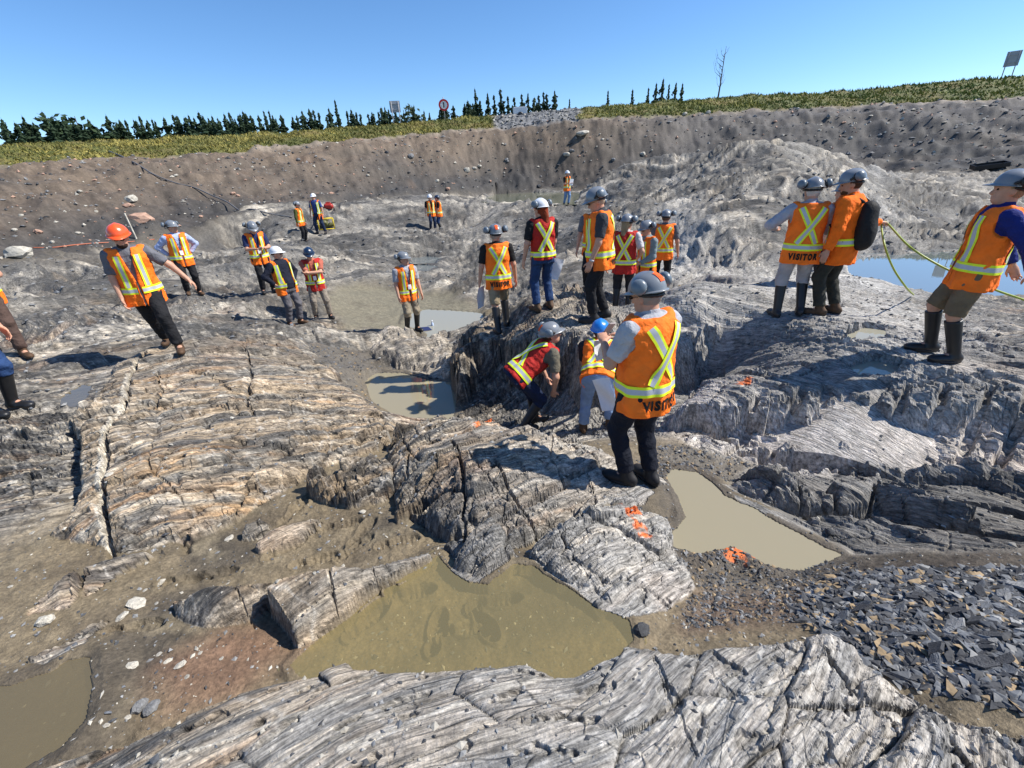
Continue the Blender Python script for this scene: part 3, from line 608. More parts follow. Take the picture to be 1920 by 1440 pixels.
wallc = mixc(wallc, (.30, .25, .195), sst(.86, .98, tt) * .6)
wallc = mixc(wallc, (.20, .12, .07), sst(.35, .8, fbm(GX * .18, GY * .18, 4, 381)) * .5 * (1 - rightm))
wallc = mixc(wallc, (.09, .075, .06), sst(.1, .5, fbm(AZ * 4, tt * 7, 4, 393)) * .5)
wallc = wallc * (1 + .6 * fbm(GX * 2.2, GY * 2.2, 4, 391, .65) + .2 * spk)[..., None]
grc = np.empty_like(C); grc[:] = (.085, .095, .022)
grc = mixc(grc, (.17, .135, .045), sst(-.2, .5, fbm(GX * .35, GY * .35, 4, 401)))
rampc = np.empty_like(C); rampc[:] = (.16, .16, .16); rampc = rampc * (1 + .9 * pn(GX * 4, GY * 4, 411))[..., None]
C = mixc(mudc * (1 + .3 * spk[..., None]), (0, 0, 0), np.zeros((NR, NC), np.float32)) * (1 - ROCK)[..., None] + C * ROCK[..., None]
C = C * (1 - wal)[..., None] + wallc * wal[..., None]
C = C * (1 - GRASSM)[..., None] + grc * GRASSM[..., None]
C = C * (1 - RAMP)[..., None] + rampc * RAMP[..., None]
# splashes of orange marking paint
def paint(px, py, r, s):
    global C
    p = hit(px, py)
    if p is None: return
    b = box_of(np.array([[p[0] - r, p[1] - r], [p[0] + r, p[1] + r]]), r)
    d = np.hypot(GX[b] - p[0], GY[b] - p[1]) / r + .9 * fbm(GX[b] * 16, GY[b] * 16, 4, s)
    C[b] = mixc(C[b], (.75, .17, .035), (1 - sst(.45, .8, d)) * .92)
for q in ((1186,958,.09,421),(1197,985,.08,422),(1205,1000,.06,423),(916,789,.10,424),(895,791,.05,425),(1385,1035,.10,426),(1375,1040,.06,427),(1400,716,.08,428),(1388,721,.06,429)): paint(*q)
C = np.clip(C, .01, .8)
# water leaves a damp rim

mat_ground, n_, b_ = new_mat('ground')
at_ = nd(n_, 'ShaderNodeAttribute', attribute_name='col'); geo = nd(n_, 'ShaderNodeNewGeometry')
n1 = nd(n_, 'ShaderNodeTexNoise', Scale=55.0, Detail=5.0, Roughness=.65); n_.links.new(geo.outputs['Position'], n1.inputs['Vector'])
n2 = nd(n_, 'ShaderNodeTexNoise', Scale=9.0, Detail=4.0, Roughness=.7); n_.links.new(geo.outputs['Position'], n2.inputs['Vector'])
ad = nd(n_, 'ShaderNodeMath', operation='MULTIPLY'); n_.links.new(n1.outputs['Fac'], ad.inputs[0]); n_.links.new(n2.outputs['Fac'], ad.inputs[1])
mr = nd(n_, 'ShaderNodeMapRange'); mr.inputs['From Min'].default_value = .12; mr.inputs['From Max'].default_value = .40
mr.inputs['To Min'].default_value = .62; mr.inputs['To Max'].default_value = 1.38; n_.links.new(ad.outputs[0], mr.inputs['Value'])
fa = nd(n_, 'ShaderNodeAttribute', attribute_name='fol'); mp = nd(n_, 'ShaderNodeMapping'); mp.inputs['Scale'].default_value = (7, 75, 20); n_.links.new(fa.outputs['Vector'], mp.inputs['Vector'])
n3 = nd(n_, 'ShaderNodeTexNoise', Scale=1.0, Detail=5.0, Roughness=.68); n_.links.new(mp.outputs[0], n3.inputs['Vector'])
ra = nd(n_, 'ShaderNodeAttribute', attribute_name='rock')
mr3 = nd(n_, 'ShaderNodeMapRange'); mr3.inputs['From Min'].default_value = .36; mr3.inputs['From Max'].default_value = .64; mr3.inputs['To Min'].default_value = .38; mr3.inputs['To Max'].default_value = 1.6
n_.links.new(n3.outputs['Fac'], mr3.inputs['Value'])
mxr = nd(n_, 'ShaderNodeMix', data_type='FLOAT'); mxr.inputs[2].default_value = 1.0; n_.links.new(ra.outputs['Fac'], mxr.inputs[0]); n_.links.new(mr3.outputs[0], mxr.inputs[3])
def joints(scale, lo, hi, dark):
    m1_ = nd(n_, 'ShaderNodeMapping'); m1_.inputs['Scale'].default_value = scale; n_.links.new(fa.outputs['Vector'], m1_.inputs['Vector'])
    nz_ = nd(n_, 'ShaderNodeTexNoise', noise_dimensions='2D', Scale=2.2, Detail=2.0); n_.links.new(m1_.outputs[0], nz_.inputs['Vector'])
    mv = nd(n_, 'ShaderNodeMix', data_type='VECTOR'); mv.inputs[0].default_value = .16; n_.links.new(m1_.outputs[0], mv.inputs[4]); n_.links.new(nz_.outputs['Color'], mv.inputs[5])
    vo_ = nd(n_, 'ShaderNodeTexVoronoi', feature='DISTANCE_TO_EDGE', voronoi_dimensions='2D', Scale=1.0); n_.links.new(mv.outputs[1], vo_.inputs['Vector'])
    r_ = nd(n_, 'ShaderNodeMapRange'); r_.inputs['From Min'].default_value = lo; r_.inputs['From Max'].default_value = hi; r_.inputs['To Min'].default_value = dark; n_.links.new(vo_.outputs['Distance'], r_.inputs['Value']); return r_
jm = joints((3.4, 10, 6), .003, .022, .50)
jr = nd(n_, 'ShaderNodeMix', data_type='FLOAT'); jr.inputs[2].default_value = 1.0; ja = nd(n_, 'ShaderNodeAttribute', attribute_name='joint'); n_.links.new(ja.outputs['Fac'], jr.inputs[0]); n_.links.new(jm.outputs[0], jr.inputs[3])
mul0 = nd(n_, 'ShaderNodeMath', operation='MULTIPLY'); n_.links.new(mr.outputs[0], mul0.inputs[0]); n_.links.new(mxr.outputs[0], mul0.inputs[1])
mul = nd(n_, 'ShaderNodeMath', operation='MULTIPLY'); n_.links.new(mul0.outputs[0], mul.inputs[0]); n_.links.new(jr.outputs[0], mul.inputs[1])
mx = nd(n_, 'ShaderNodeMix', data_type='RGBA', blend_type='MULTIPLY'); mx.inputs[0].default_value = 1.0
n_.links.new(at_.outputs['Color'], mx.inputs[6]); n_.links.new(mul.outputs[0], mx.inputs[7]); n_.links.new(mx.outputs[2], b_.inputs['Base Color'])
b_.inputs['Specular IOR Level'].default_value = .35
rg = nd(n_, 'ShaderNodeAttribute', attribute_name='wet'); mr2 = nd(n_, 'ShaderNodeMapRange'); mr2.inputs['To Min'].default_value = .78; mr2.inputs['To Max'].default_value = .25
n_.links.new(rg.outputs['Fac'], mr2.inputs['Value']); n_.links.new(mr2.outputs[0], b_.inputs['Roughness'])
hsum = nd(n_, 'ShaderNodeMath', operation='MULTIPLY_ADD'); n_.links.new(n3.outputs['Fac'], hsum.inputs[0]); n_.links.new(ra.outputs['Fac'], hsum.inputs[1]); hj = nd(n_, 'ShaderNodeMath', operation='ADD'); n_.links.new(ad.outputs[0], hj.inputs[0]); n_.links.new(jr.outputs[0], hj.inputs[1]); n_.links.new(hj.outputs[0], hsum.inputs[2])
bp = nd(n_, 'ShaderNodeBump', Strength=.7, Distance=.03); n_.links.new(hsum.outputs[0], bp.inputs['Height']); n_.links.new(bp.outputs[0], b_.inputs['Normal'])
WET = np.clip(FOOT * .5 + GULLY * .25 + (1 - ROCK - wal - GRASSM - RAMP) * near * .15, 0, 1)

# faces sorted into the pieces of the setting
idx = np.arange(NR * NC).reshape(NR, NC)
Q = np.stack([idx[:-1, :-1], idx[:-1, 1:], idx[1:, 1:], idx[1:, :-1]], -1).reshape(-1, 4)[:, ::-1]
zone = np.zeros((NR, NC), np.int8)                      # 0 bedrock
zone[(ROCK < .5)] = 1                                   # mud and silt
zone[wal > .5] = 2; zone[GRASSM > .5] = 3; zone[RAMP > .5] = 4
zs = np.where(SLABID > 0, 10 + SLABID, zone)
zs = np.where((SLABID > 0) & (ROCK < .5), 1, zs)
zf = zs[:-1, :-1].reshape(-1)
V = np.stack([GX, GY, H], -1).reshape(-1, 3); Cf = C.reshape(-1, 3); Wf = WET.reshape(-1); CDf = CD.reshape(-1); Ff = np.stack([FU, FV, H], -1).reshape(-1, 3).astype(np.float32); Rf = ROCK.reshape(-1); Jf = (ROCK * (1 - .9 * sst(5, 14, CD)) * np.clip(.5 + 1.3 * fbm(GX * .8, GY * .8, 2, 347), .1, 1)).astype(np.float32).reshape(-1)
def piece(name, ids):
    m = np.isin(zf, ids); q = Q[m]
    if len(q) == 0: return None
    used = np.unique(q); re = np.zeros(len(V), np.int32); re[used] = np.arange(len(used))
    me = mesh_np(name, V[used], re[q], not (ids[0] == 0 or ids[0] > 9))
    if ids[0] == 0: me.polygons.foreach_set('use_smooth', (CDf[q[:, 0]] > 7.5))
    a = me.attributes.new('col', 'FLOAT_COLOR', 'POINT'); a.data.foreach_set('color', np.concatenate([Cf[used], np.ones((len(used), 1), np.float32)], 1).ravel())
    w = me.attributes.new('wet', 'FLOAT', 'POINT'); w.data.foreach_set('value', Wf[used])
    f = me.attributes.new('fol', 'FLOAT_VECTOR', 'POINT'); f.data.foreach_set('vector', Ff[used].ravel())
    k = me.attributes.new('rock', 'FLOAT', 'POINT'); k.data.foreach_set('value', Rf[used])
    k2_ = me.attributes.new('joint', 'FLOAT', 'POINT'); k2_.data.foreach_set('value', Jf[used])
    return link(name, me, mat_ground)
for nm, ids in (('bedrock_floor', [0]), ('mud_ground', [1]), ('pit_slope_terrain', [2]), ('grass_bank_terrain', [3]), ('gravel_ramp_path', [4])):
    tag(piece(nm, ids), kind='structure')
for nm, i, lab in (('rock_slab', 1, 'broad grey and tan rock slab with a white quartz seam, under the walker in the orange helmet'),
                   ('rock_wedge', 2, 'low wedge of banded grey rock between the mud and the olive puddle'),
                   ('rubble_outcrop', 3, 'small broken grey outcrop between the mud and the large central block'),
                   ('rock_block', 4, 'large central grey rock block carrying the shadow of the man with VISITOR on his vest'),
                   ('rock_shelf', 5, 'flat cracked grey rock shelf with an orange paint splash beside the tan pool'),
                   ('pale_outcrop', 6, 'pale rough boulder outcrop with a blue binder and bottle on top'),
                   ('split_slab', 7, 'pale slab split by one open crack in the mud, below the broad tan slab'),
                   ('pale_slab', 8, 'pale low rock at the head of the murky pool in the near corner'),
                   ('thin_slab', 9, 'thin pale slabs lying flat in the brown footprinted mud'),
                   ('foreground_slab', 10, 'striped blue grey rock slab along the whole bottom edge of the picture'),
                   ('rock_ledges', 11, 'dark grey stepped ledges above the tan pool and slate rubble'),
                   ('quartz_ledge', 12, 'grey ledge with a pale ribbed quartz face under the man in khaki shorts'),
                   ('trench_outcrop', 13, 'dark rock plateau with a steep face above the two bending people')):
    o = piece(nm, [10 + i])
    if o: tag(o, lab, 'rock')
# ================================================================== WATER
def water_mat(name, col, rough=.02, clear=0.0, wav=.15, ior=1.33):
    m, n, b = new_mat(name)
    b.inputs['Base Color'].default_value = (*col, 1); b.inputs['Roughness'].default_value = rough; b.inputs['IOR'].default_value = ior
    b.inputs['Specular IOR Level'].default_value = .5
    geo = nd(n, 'ShaderNodeNewGeometry'); nz = nd(n, 'ShaderNodeTexNoise', Scale=7.0, Detail=3.0); n.links.new(geo.outputs['Position'], nz.inputs['Vector'])
    bp = nd(n, 'ShaderNodeBump', Strength=wav, Distance=.006); n.links.new(nz.outputs['Fac'], bp.inputs['Height']); n.links.new(bp.outputs[0], b.inputs['Normal'])
    if clear > 0:
        tr = nd(n, 'ShaderNodeBsdfTransparent'); tr.inputs[0].default_value = (.92, .86, .66, 1)
        gl = nd(n, 'ShaderNodeBsdfGlossy', Roughness=.02); fr = nd(n, 'ShaderNodeFresnel', IOR=1.33)
        n.links.new(bp.outputs[0], gl.inputs['Normal']); n.links.new(bp.outputs[0], fr.inputs['Normal'])
        m1 = nd(n, 'ShaderNodeMixShader', Fac=clear); n.links.new(b.outputs[0], m1.inputs[1]); n.links.new(tr.outputs[0], m1.inputs[2])
        m2 = nd(n, 'ShaderNodeMixShader'); n.links.new(fr.outputs[0], m2.inputs[0]); n.links.new(m1.outputs[0], m2.inputs[1]); n.links.new(gl.outputs[0], m2.inputs[2])
        n.links.new(m2.outputs[0], n.nodes['Material Output'].inputs['Surface'])
    return m
w_tan = water_mat('murky_tan_water', (.275, .243, .165)); w_grey = water_mat('murky_grey_water', (.30, .285, .22)); w_olive = water_mat('shallow_olive_water', (.36, .31, .165), clear=.64)
w_blue = water_mat('still_pale_water', (.15, .17, .17), ior=1.7, wav=.03, rough=.01)
w_green = water_mat('murky_green_water', (.20, .215, .14)); w_brown = water_mat('shallow_brown_water', (.19, .155, .09), clear=.35)
WM = {'shallow olive': w_olive, 'tan': w_tan, 'corner': w_brown, 'central': w_tan, 'far': w_green, 'small': w_brown, 'blue': w_blue, 'mid': w_blue, 'mid2': w_blue}
for nm_, z_, pp in POOLS:
    P = np.array([at(px, py, z_)[:2] for px, py in pp]); c_ = P.mean(0); dd = float(np.hypot(*c_))
    Q_ = P + (P - c_) / (np.linalg.norm(P - c_, axis=1)[:, None] + 1e-6) * min(.035 * dd, .07 * float(np.ptp(P, axis=0).max()))
    me = mesh_py('pool_water', [(q[0], q[1], z_) for q in Q_], [range(len(Q_))]); bm = bmesh.new(); bm.from_mesh(me)
    bmesh.ops.triangulate(bm, faces=bm.faces)
    for f_ in bm.faces:
        if f_.normal.z < 0: f_.normal_flip()
    bm.to_mesh(me); bm.free()
    tag(link('pool_water', me, WM.get(nm_, w_grey)), kind='structure')
# ================================================================== PEOPLE
def nrm(v):
    v = np.asarray(v, float); return v / (np.linalg.norm(v) + 1e-9)
def rotx(a): c, s = math.cos(a), math.sin(a); return np.array([[1, 0, 0], [0, c, -s], [0, s, c]])
def roty(a): c, s = math.cos(a), math.sin(a); return np.array([[c, 0, s], [0, 1, 0], [-s, 0, c]])
def rotz(a): c, s = math.cos(a), math.sin(a); return np.array([[c, -s, 0], [s, c, 0], [0, 0, 1]])

def fold(th, z, s):
    """loose folds of a vest, stronger towards the hem"""
    return np.clip((.34 - z) / .5, .12, 1) * (.0095 * np.sin(5 * th + s * 3) + .006 * np.sin(11 * th + 2.3 * s + 6 * z)) + .004 * np.sin(z * 24 + 2 * np.sin(3 * th + s))
class Field:
    """signed distance sampled on a box of cells; shapes are blended into it, then skinned"""
    def __init__(self, lo, hi, h):
        self.lo = np.array(lo, float); self.h = h
        self.n = np.maximum(3, np.ceil((np.array(hi, float) - self.lo) / h).astype(int) + 1)
        self.D = np.full(self.n, 9.0, np.float32)
        self.ax = [(self.lo[i] + h * np.arange(self.n[i])).astype(np.float32) for i in range(3)]
    def box(self, lo, hi):
        a = np.maximum(0, np.floor((np.array(lo) - self.lo) / self.h).astype(int)); b = np.minimum(self.n, np.ceil((np.array(hi) - self.lo) / self.h).astype(int) + 1)
        if (b <= a).any(): return None, None
        sl = tuple(slice(a[i], b[i]) for i in range(3))
        return sl, (self.ax[0][sl[0]][:, None, None], self.ax[1][sl[1]][None, :, None], self.ax[2][sl[2]][None, None, :])
    def add(self, fn, lo, hi, k=.02, pad=.05):
        sl, P = self.box(np.array(lo) - pad, np.array(hi) + pad)
        if sl is None: return
        d = fn(*P); o = self.D[sl]
        if k > 0:
            t = np.maximum(k - np.abs(o - d), 0) / k; self.D[sl] = np.minimum(o, d) - t * t * k * .25
        else: self.D[sl] = np.minimum(o, d)
    def sub(self, fn, lo, hi, pad=.03):
        sl, P = self.box(np.array(lo) - pad, np.array(hi) + pad)
        if sl is None: return
        self.D[sl] = np.maximum(self.D[sl], -fn(*P))
    def cone(self, a, b, ra, rb, k=.02, flat=0):
        a, b = np.array(a, float), np.array(b, float); ab = b - a; L2 = ab @ ab + 1e-9; L = math.sqrt(L2)
        def fn(x, y, z):
            t0 = ((x - a[0]) * ab[0] + (y - a[1]) * ab[1] + (z - a[2]) * ab[2]) / L2; t = np.clip(t0, 0, 1)
            d = np.sqrt((x - a[0] - t * ab[0]) ** 2 + (y - a[1] - t * ab[1]) ** 2 + (z - a[2] - t * ab[2]) ** 2) - (ra + (rb - ra) * t)
            if flat & 1: d = np.maximum(d, -t0 * L)
            if flat & 2: d = np.maximum(d, (t0 - 1) * L)
            return d
        r = max(ra, rb); self.add(fn, np.minimum(a, b) - r, np.maximum(a, b) + r, k)
    def ell(self, c, R, r, k=.02, sub=False):
        c = np.array(c, float); R = np.array(R, float)
        def fn(x, y, z):
            q = [(R[0, i] * (x - c[0]) + R[1, i] * (y - c[1]) + R[2, i] * (z - c[2])) / r[i] for i in range(3)]
            return (np.sqrt(q[0] ** 2 + q[1] ** 2 + q[2] ** 2) - 1) * min(r)
        m = max(r); (self.sub(fn, c - m, c + m) if sub else self.add(fn, c - m, c + m, k))
    def loft(self, o, R, tab, off, z0, z1, belly=0, k=.02, fs=None):
        o = np.array(o, float); Z, Wd, Dp = tab
        def fn(x, y, z):
            px, py, pz = x - o[0], y - o[1], z - o[2]
            lx_ = R[0, 0] * px + R[1, 0] * py + R[2, 0] * pz; ly_ = R[0, 1] * px + R[1, 1] * py + R[2, 1] * pz; lz_ = R[0, 2] * px + R[1, 2] * py + R[2, 2] * pz
            fo = 0 if fs is None else fold(np.arctan2(ly_, lx_), lz_, fs)
            w = np.interp(lz_, Z, Wd) + off + fo; d = np.interp(lz_, Z, Dp) + off + fo
            d = d + np.where(ly_ > 0, belly * np.exp(-((lz_ - .06) / .16) ** 2), 0)
            e = (np.sqrt((lx_ / w) ** 2 + (ly_ / d) ** 2) - 1) * np.minimum(w, d)
            return np.maximum(np.maximum(e, lz_ - z1), z0 - lz_).astype(np.float32)
        cs = np.array([o + R @ np.array([sx * .3, sy * .3, zz]) for sx in (-1, 1) for sy in (-1, 1) for zz in (z0, z1)])
        self.add(fn, cs.min(0), cs.max(0), k, .01)
    def wrinkle(self, amp, sc, seed):
        x, y, z = self.ax[0][:, None, None], self.ax[1][None, :, None], self.ax[2][None, None, :]
        w = np.sin(x * sc * 1.3 + seed + 2 * np.sin(z * sc * .7 + seed)) * np.sin(z * sc * 1.1 + 1.7 * np.sin(x * sc * .8 + y * sc * .6 + seed * 2)) + .6 * np.sin(y * sc * 2.1 + z * sc * 1.9 + seed * 3)
        self.D += (amp * w).astype(np.float32)
    def mesh(self, name):
        D = self.D; D[0] = D[-1] = 9; D[:, 0] = D[:, -1] = 9; D[:, :, 0] = D[:, :, -1] = 9
        ins = D < 0
        cnt = np.zeros([k - 1 for k in D.shape], np.int8); C8 = [(i, j, k) for i in (0, 1) for j in (0, 1) for k in (0, 1)]
        nx, ny, nz = cnt.shape
        for (i, j, k) in C8: cnt += ins[i:i + nx, j:j + ny, k:k + nz]
        act = np.argwhere((cnt > 0) & (cnt < 8))
        if len(act) == 0: return mesh_py(name, [(0, 0, 0)], [])
        vid = np.full(cnt.shape, -1, np.int32); vid[act[:, 0], act[:, 1], act[:, 2]] = np.arange(len(act))
        cv = {c: D[act[:, 0] + c[0], act[:, 1] + c[1], act[:, 2] + c[2]] for c in C8}
        P = np.zeros((len(act), 3), np.float32); N = np.zeros(len(act), np.float32)
        for a in C8:
            for ax in range(3):
                if a[ax] == 1: continue
                b = list(a); b[ax] = 1; va, vb = cv[a], cv[tuple(b)]; m = (va < 0) != (vb < 0)
                t = np.where(m, va / np.where(m, va - vb, 1), 0)
                q = np.tile(np.array(a, np.float32), (len(act), 1)); q[:, ax] += t; P += q * m[:, None]; N += m
        P = (P / N[:, None] + act) * self.h + self.lo
        F = []
        for ax in range(3):
            u, v = [(1, 2), (2, 0), (0, 1)][ax]
            sl0 = [slice(None)] * 3; sl1 = [slice(None)] * 3; sl0[ax] = slice(0, -1); sl1[ax] = slice(1, None)
            s0, s1 = ins[tuple(sl0)], ins[tuple(sl1)]
            e = np.argwhere(s0 != s1); e = e[(e[:, u] > 0) & (e[:, v] > 0)]
            if len(e) == 0: continue
            def vd(du, dv):
                q = e.copy(); q[:, u] -= du; q[:, v] -= dv; q = np.minimum(q, np.array(cnt.shape) - 1); return vid[q[:, 0], q[:, 1], q[:, 2]]
            qd = np.stack([vd(1, 1), vd(0, 1), vd(0, 0), vd(1, 0)], 1)
            fl = ~s0[e[:, 0], e[:, 1], e[:, 2]]; qd[fl] = qd[fl][:, ::-1]
            F.append(qd)
        F = np.concatenate(F); F = F[(F >= 0).all(1)]
        return mesh_np(name, P, F)

TAB = (np.array([-.30, -.20, -.10, 0, .12, .25, .38, .46, .515, .56]),
       np.array([.178, .180, .178, .170, .160, .166, .182, .180, .140, .07]),
       np.array([.128, .130, .130, .122, .112, .118, .122, .112, .085, .055]))

def cloth(name, col, var=.16, rough=.85, bump=.9, bs=16):
    return simple(name, col, rough=rough, spec=.2, var=var, scale=9, bump=bump, bscale=bs)
M = {}
def mat(key, *a, **k):
    if key not in M: M[key] = cloth(key, *a, **k)
    return M[key]
M['skin'] = simple('skin', (.50, .27, .18), rough=.55, spec=.35, var=.12, scale=22)
M['skin_tan'] = simple('skin_tan', (.42, .21, .135), rough=.55, spec=.35, var=.12, scale=22)
M['orange'] = simple('vest_orange', (1.0, .19, .018), rough=.75, spec=.2, var=.16, scale=7, bump=1.0, bscale=13)
M['red'] = simple('vest_red', (.42, .024, .018), rough=.75, spec=.2, var=.16, scale=7, bump=1.0, bscale=13)
M['yellow'] = simple('lime_yellow_tape', (.80, .92, .03), rough=.6, var=.04)
M['silver'] = simple('silver_tape', (.46, .47, .50), rough=.45, spec=.5, var=.05)
M['black'] = simple('black_plastic', (.018, .018, .02), rough=.45, spec=.4)
M['rubber'] = simple('black_rubber', (.014, .014, .015), rough=.42, spec=.45, var=.2, scale=14)
M['leather'] = simple('brown_leather', (.085, .048, .026), rough=.7, var=.25, scale=25)
M['shoe'] = simple('dark_shoe', (.022, .021, .022), rough=.6, var=.2, scale=25)
M['muff'] = simple('ear_muff_grey', (.13, .16, .19), rough=.35, spec=.5, var=.05)
M['ink'] = simple('black_print', (.012, .011, .010), rough=.8)
M['paper'] = simple('white_paper', (.78, .80, .84), rough=.6, var=.04)
M['lens'] = simple('dark_lens', (.01, .01, .012), rough=.08, spec=.6)
HEL = {}
def helm_mat(c):
    if c not in HEL:
        col = dict(grey=(.19, .205, .225), white=(.74, .75, .77), orange=(.85, .10, .02), navy=(.012, .028, .065), blue=(.02, .20, .62))[c]
        HEL[c] = simple('helmet_' + c, col, rough=.28, spec=.5, var=.06, scale=8, coat=.2)
    return HEL[c]
def knee(a, b, l1, l2, hint):
    a, b = np.array(a, float), np.array(b, float); v = b - a; d = np.linalg.norm(v); u = v / d
    if d > l1 + l2 - .004: d = l1 + l2 - .004; b = a + u * d
    t = (l1 * l1 - l2 * l2 + d * d) / (2 * d); hh = math.sqrt(max(l1 * l1 - t * t, 0)); p = np.array(hint, float); p = nrm(p - u * (p @ u))
    return a + u * t + p * hh, b

def lathe_cup(R0, prof, seg=14):
    """rounded cup along +x in its own frame"""
    V, F = [], []
    for (x, r) in prof:
        for i in range(seg):
            a = 2 * math.pi * i / seg; V.append((x, r * math.cos(a), r * math.sin(a)))
    n = len(prof)
    for j in range(n - 1):
        for i in range(seg): F.append((j * seg + i, j * seg + (i + 1) % seg, (j + 1) * seg + (i + 1) % seg, (j + 1) * seg + i))
    F.append(tuple(range(seg - 1, -1, -1))); F.append(tuple((n - 1) * seg + i for i in range(seg)))
    return V, F
def xf(V, R, o): return (np.asarray(V) @ np.asarray(R).T) + np.asarray(o)

def helmet(par, hc, HR, color, muffs, sticker, muff_up=True):
    nu, nv = 30, 9; A, B, Cc = .115, .139, .121; z0 = .038
    V, F = [], []
    def dome(ph, ps, o=0.0):
        cx, sx = math.cos(ph), math.sin(ph); k = math.cos(ps) ** .85 if ps < 1.5707 else 0
        x, y, z = (A + o) * k * cx, (B + o) * k * sx - .004, z0 + (Cc + o) * math.sin(ps)
        z += .010 * math.exp(-(x / .022) ** 2) * math.sin(ps) ; return (x, y, z)
    for j in range(nv):
        for i in range(nu): V.append(dome(2 * math.pi * i / nu, (math.pi / 2) * j / nv))
    V.append((0, -.004, z0 + Cc + .010)); top = len(V) - 1
    for j in range(nv - 1):
        for i in range(nu): F.append((j * nu + i, j * nu + (i + 1) % nu, (j + 1) * nu + (i + 1) % nu, (j + 1) * nu + i))
    for i in range(nu): F.append(((nv - 1) * nu + i, (nv - 1) * nu + (i + 1) % nu, top))
    hat = link('hard_hat', mesh_py('hard_hat', xf(V, HR, hc), F, True), helm_mat(color), par)
    V, F = [], []
    for ring, (e, dz) in enumerate(((-.004, .004), (.014, -.004), (.016, -.010), (-.006, -.008))):
        for i in range(nu):
            a = 2 * math.pi * i / nu; pk = .052 * max(0, math.sin(a)) ** 2.2 * (1 if ring in (1, 2) else 0)
            dn_ = -.014 * max(0, math.sin(a)) ** 2.2 * (1 if ring in (1, 2) else 0)
            V.append(((A + e) * math.cos(a), (B + e + pk) * math.sin(a) - .004, z0 + dz + dn_))
    for r_ in range(3):
        for i in range(nu): F.append((r_ * nu + i, (r_ + 1) * nu + i, (r_ + 1) * nu + (i + 1) % nu, r_ * nu + (i + 1) % nu))
    link('brim', mesh_py('brim', xf(V, HR, hc), F, True), helm_mat(color), hat)
    f = Field(hc - .2, hc + .2, .011); arc = [hc + HR @ np.array([.088 * math.cos(a), .112 * math.sin(a), .018 - .016 * abs(math.sin(a))]) for a in np.linspace(math.pi * 1.0, math.pi * 2.0, 9)]
    for i in range(8): f.cone(arc[i], arc[i + 1], .014, .014, .01)
    link('headband', f.mesh('headband'), M['black'], hat)
    if sticker:
        V, F = [], []
        for j in range(6):
            for i in range(4):
                ph = -math.pi / 2 + (i - 1.5) * .13 / max(.35, math.cos(.45 + j * .13)); V.append(dome(ph, .45 + j * .13, .004))
        for j in range(5):
            for i in range(3): F.append((j * 4 + i, j * 4 + i + 1, j * 4 + i + 5, j * 4 + i + 4))
        link('sticker', mesh_py('sticker', xf(V, HR, hc), F, True), mat('sticker_orange', (.85, .12, .03)), hat)
    if muffs:
        prof = ((0, .038), (.004, .051), (.022, .055), (.038, .051), (.050, .038), (.055, .015))
        for s in (-1, 1):
            V, F = lathe_cup(None, prof); R = HR @ rotz(0 if s > 0 else math.pi) @ rotz(-.5 * s * s * (1 if s > 0 else -1)) @ roty(-.25)
            c = hc + HR @ np.array([s * .142, -.040, .078] if muff_up else [s * .096, -.01, -.02])
            o = link('ear_muff', mesh_py('ear_muff', xf(V, R, c), F, True), M['muff'], hat)
            V, F = lathe_cup(None, ((-.024, .044), (-.020, .051), (-.002, .051), (0, .042)))
            link('ear_cushion', mesh_py('ear_cushion', xf(V, R, c), F, True), M['black'], hat)
            f = Field(hc - .3, hc + .3, .012)
            a = hc + HR @ np.array([s * .124, .03, .055]); f.cone(a, hc + HR @ np.array([s * .132, -.01, .085]), .016, .012, .01); f.cone(hc + HR @ np.array([s * .132, -.01, .085]), c + HR @ np.array([s * .03, 0, 0]), .012, .010, .01)
            link('muff_arm', f.mesh('muff_arm'), M['black'], hat)
    return hat

def ribbon(name, pts2, width, surf, par, cols, lim=None):
    """striped tape laid on a garment: pts2 the centre line in garment coordinates, surf(a, b) -> 3-D point"""
    V, F, mi = [], [], []; P = np.array(pts2, float); n = len(P)
    tg = np.gradient(P, axis=0); tg /= np.linalg.norm(tg, axis=1)[:, None] + 1e-9; nm = np.stack([-tg[:, 1], tg[:, 0]], 1)
    e = [0]
    for c in cols: e.append(e[-1] + c[0])
    e = (np.array(e) / e[-1] - .5) * width
    for i in range(n):
        for k in e: V.append(surf(*(P[i] + nm[i] * k)))
    m = len(e)
    for i in range(n - 1):
        for j in range(m - 1): F.append((i * m + j, i * m + j + 1, (i + 1) * m + j + 1, (i + 1) * m + j)); mi.append(cols[j][1])
    me = mesh_py(name, V, F, True, mi); o = link(name, me, [M['yellow'], M['silver']], par)
    return o
TAPE = [(.26, 0), (.48, 1), (.26, 0)]
_txt = {}
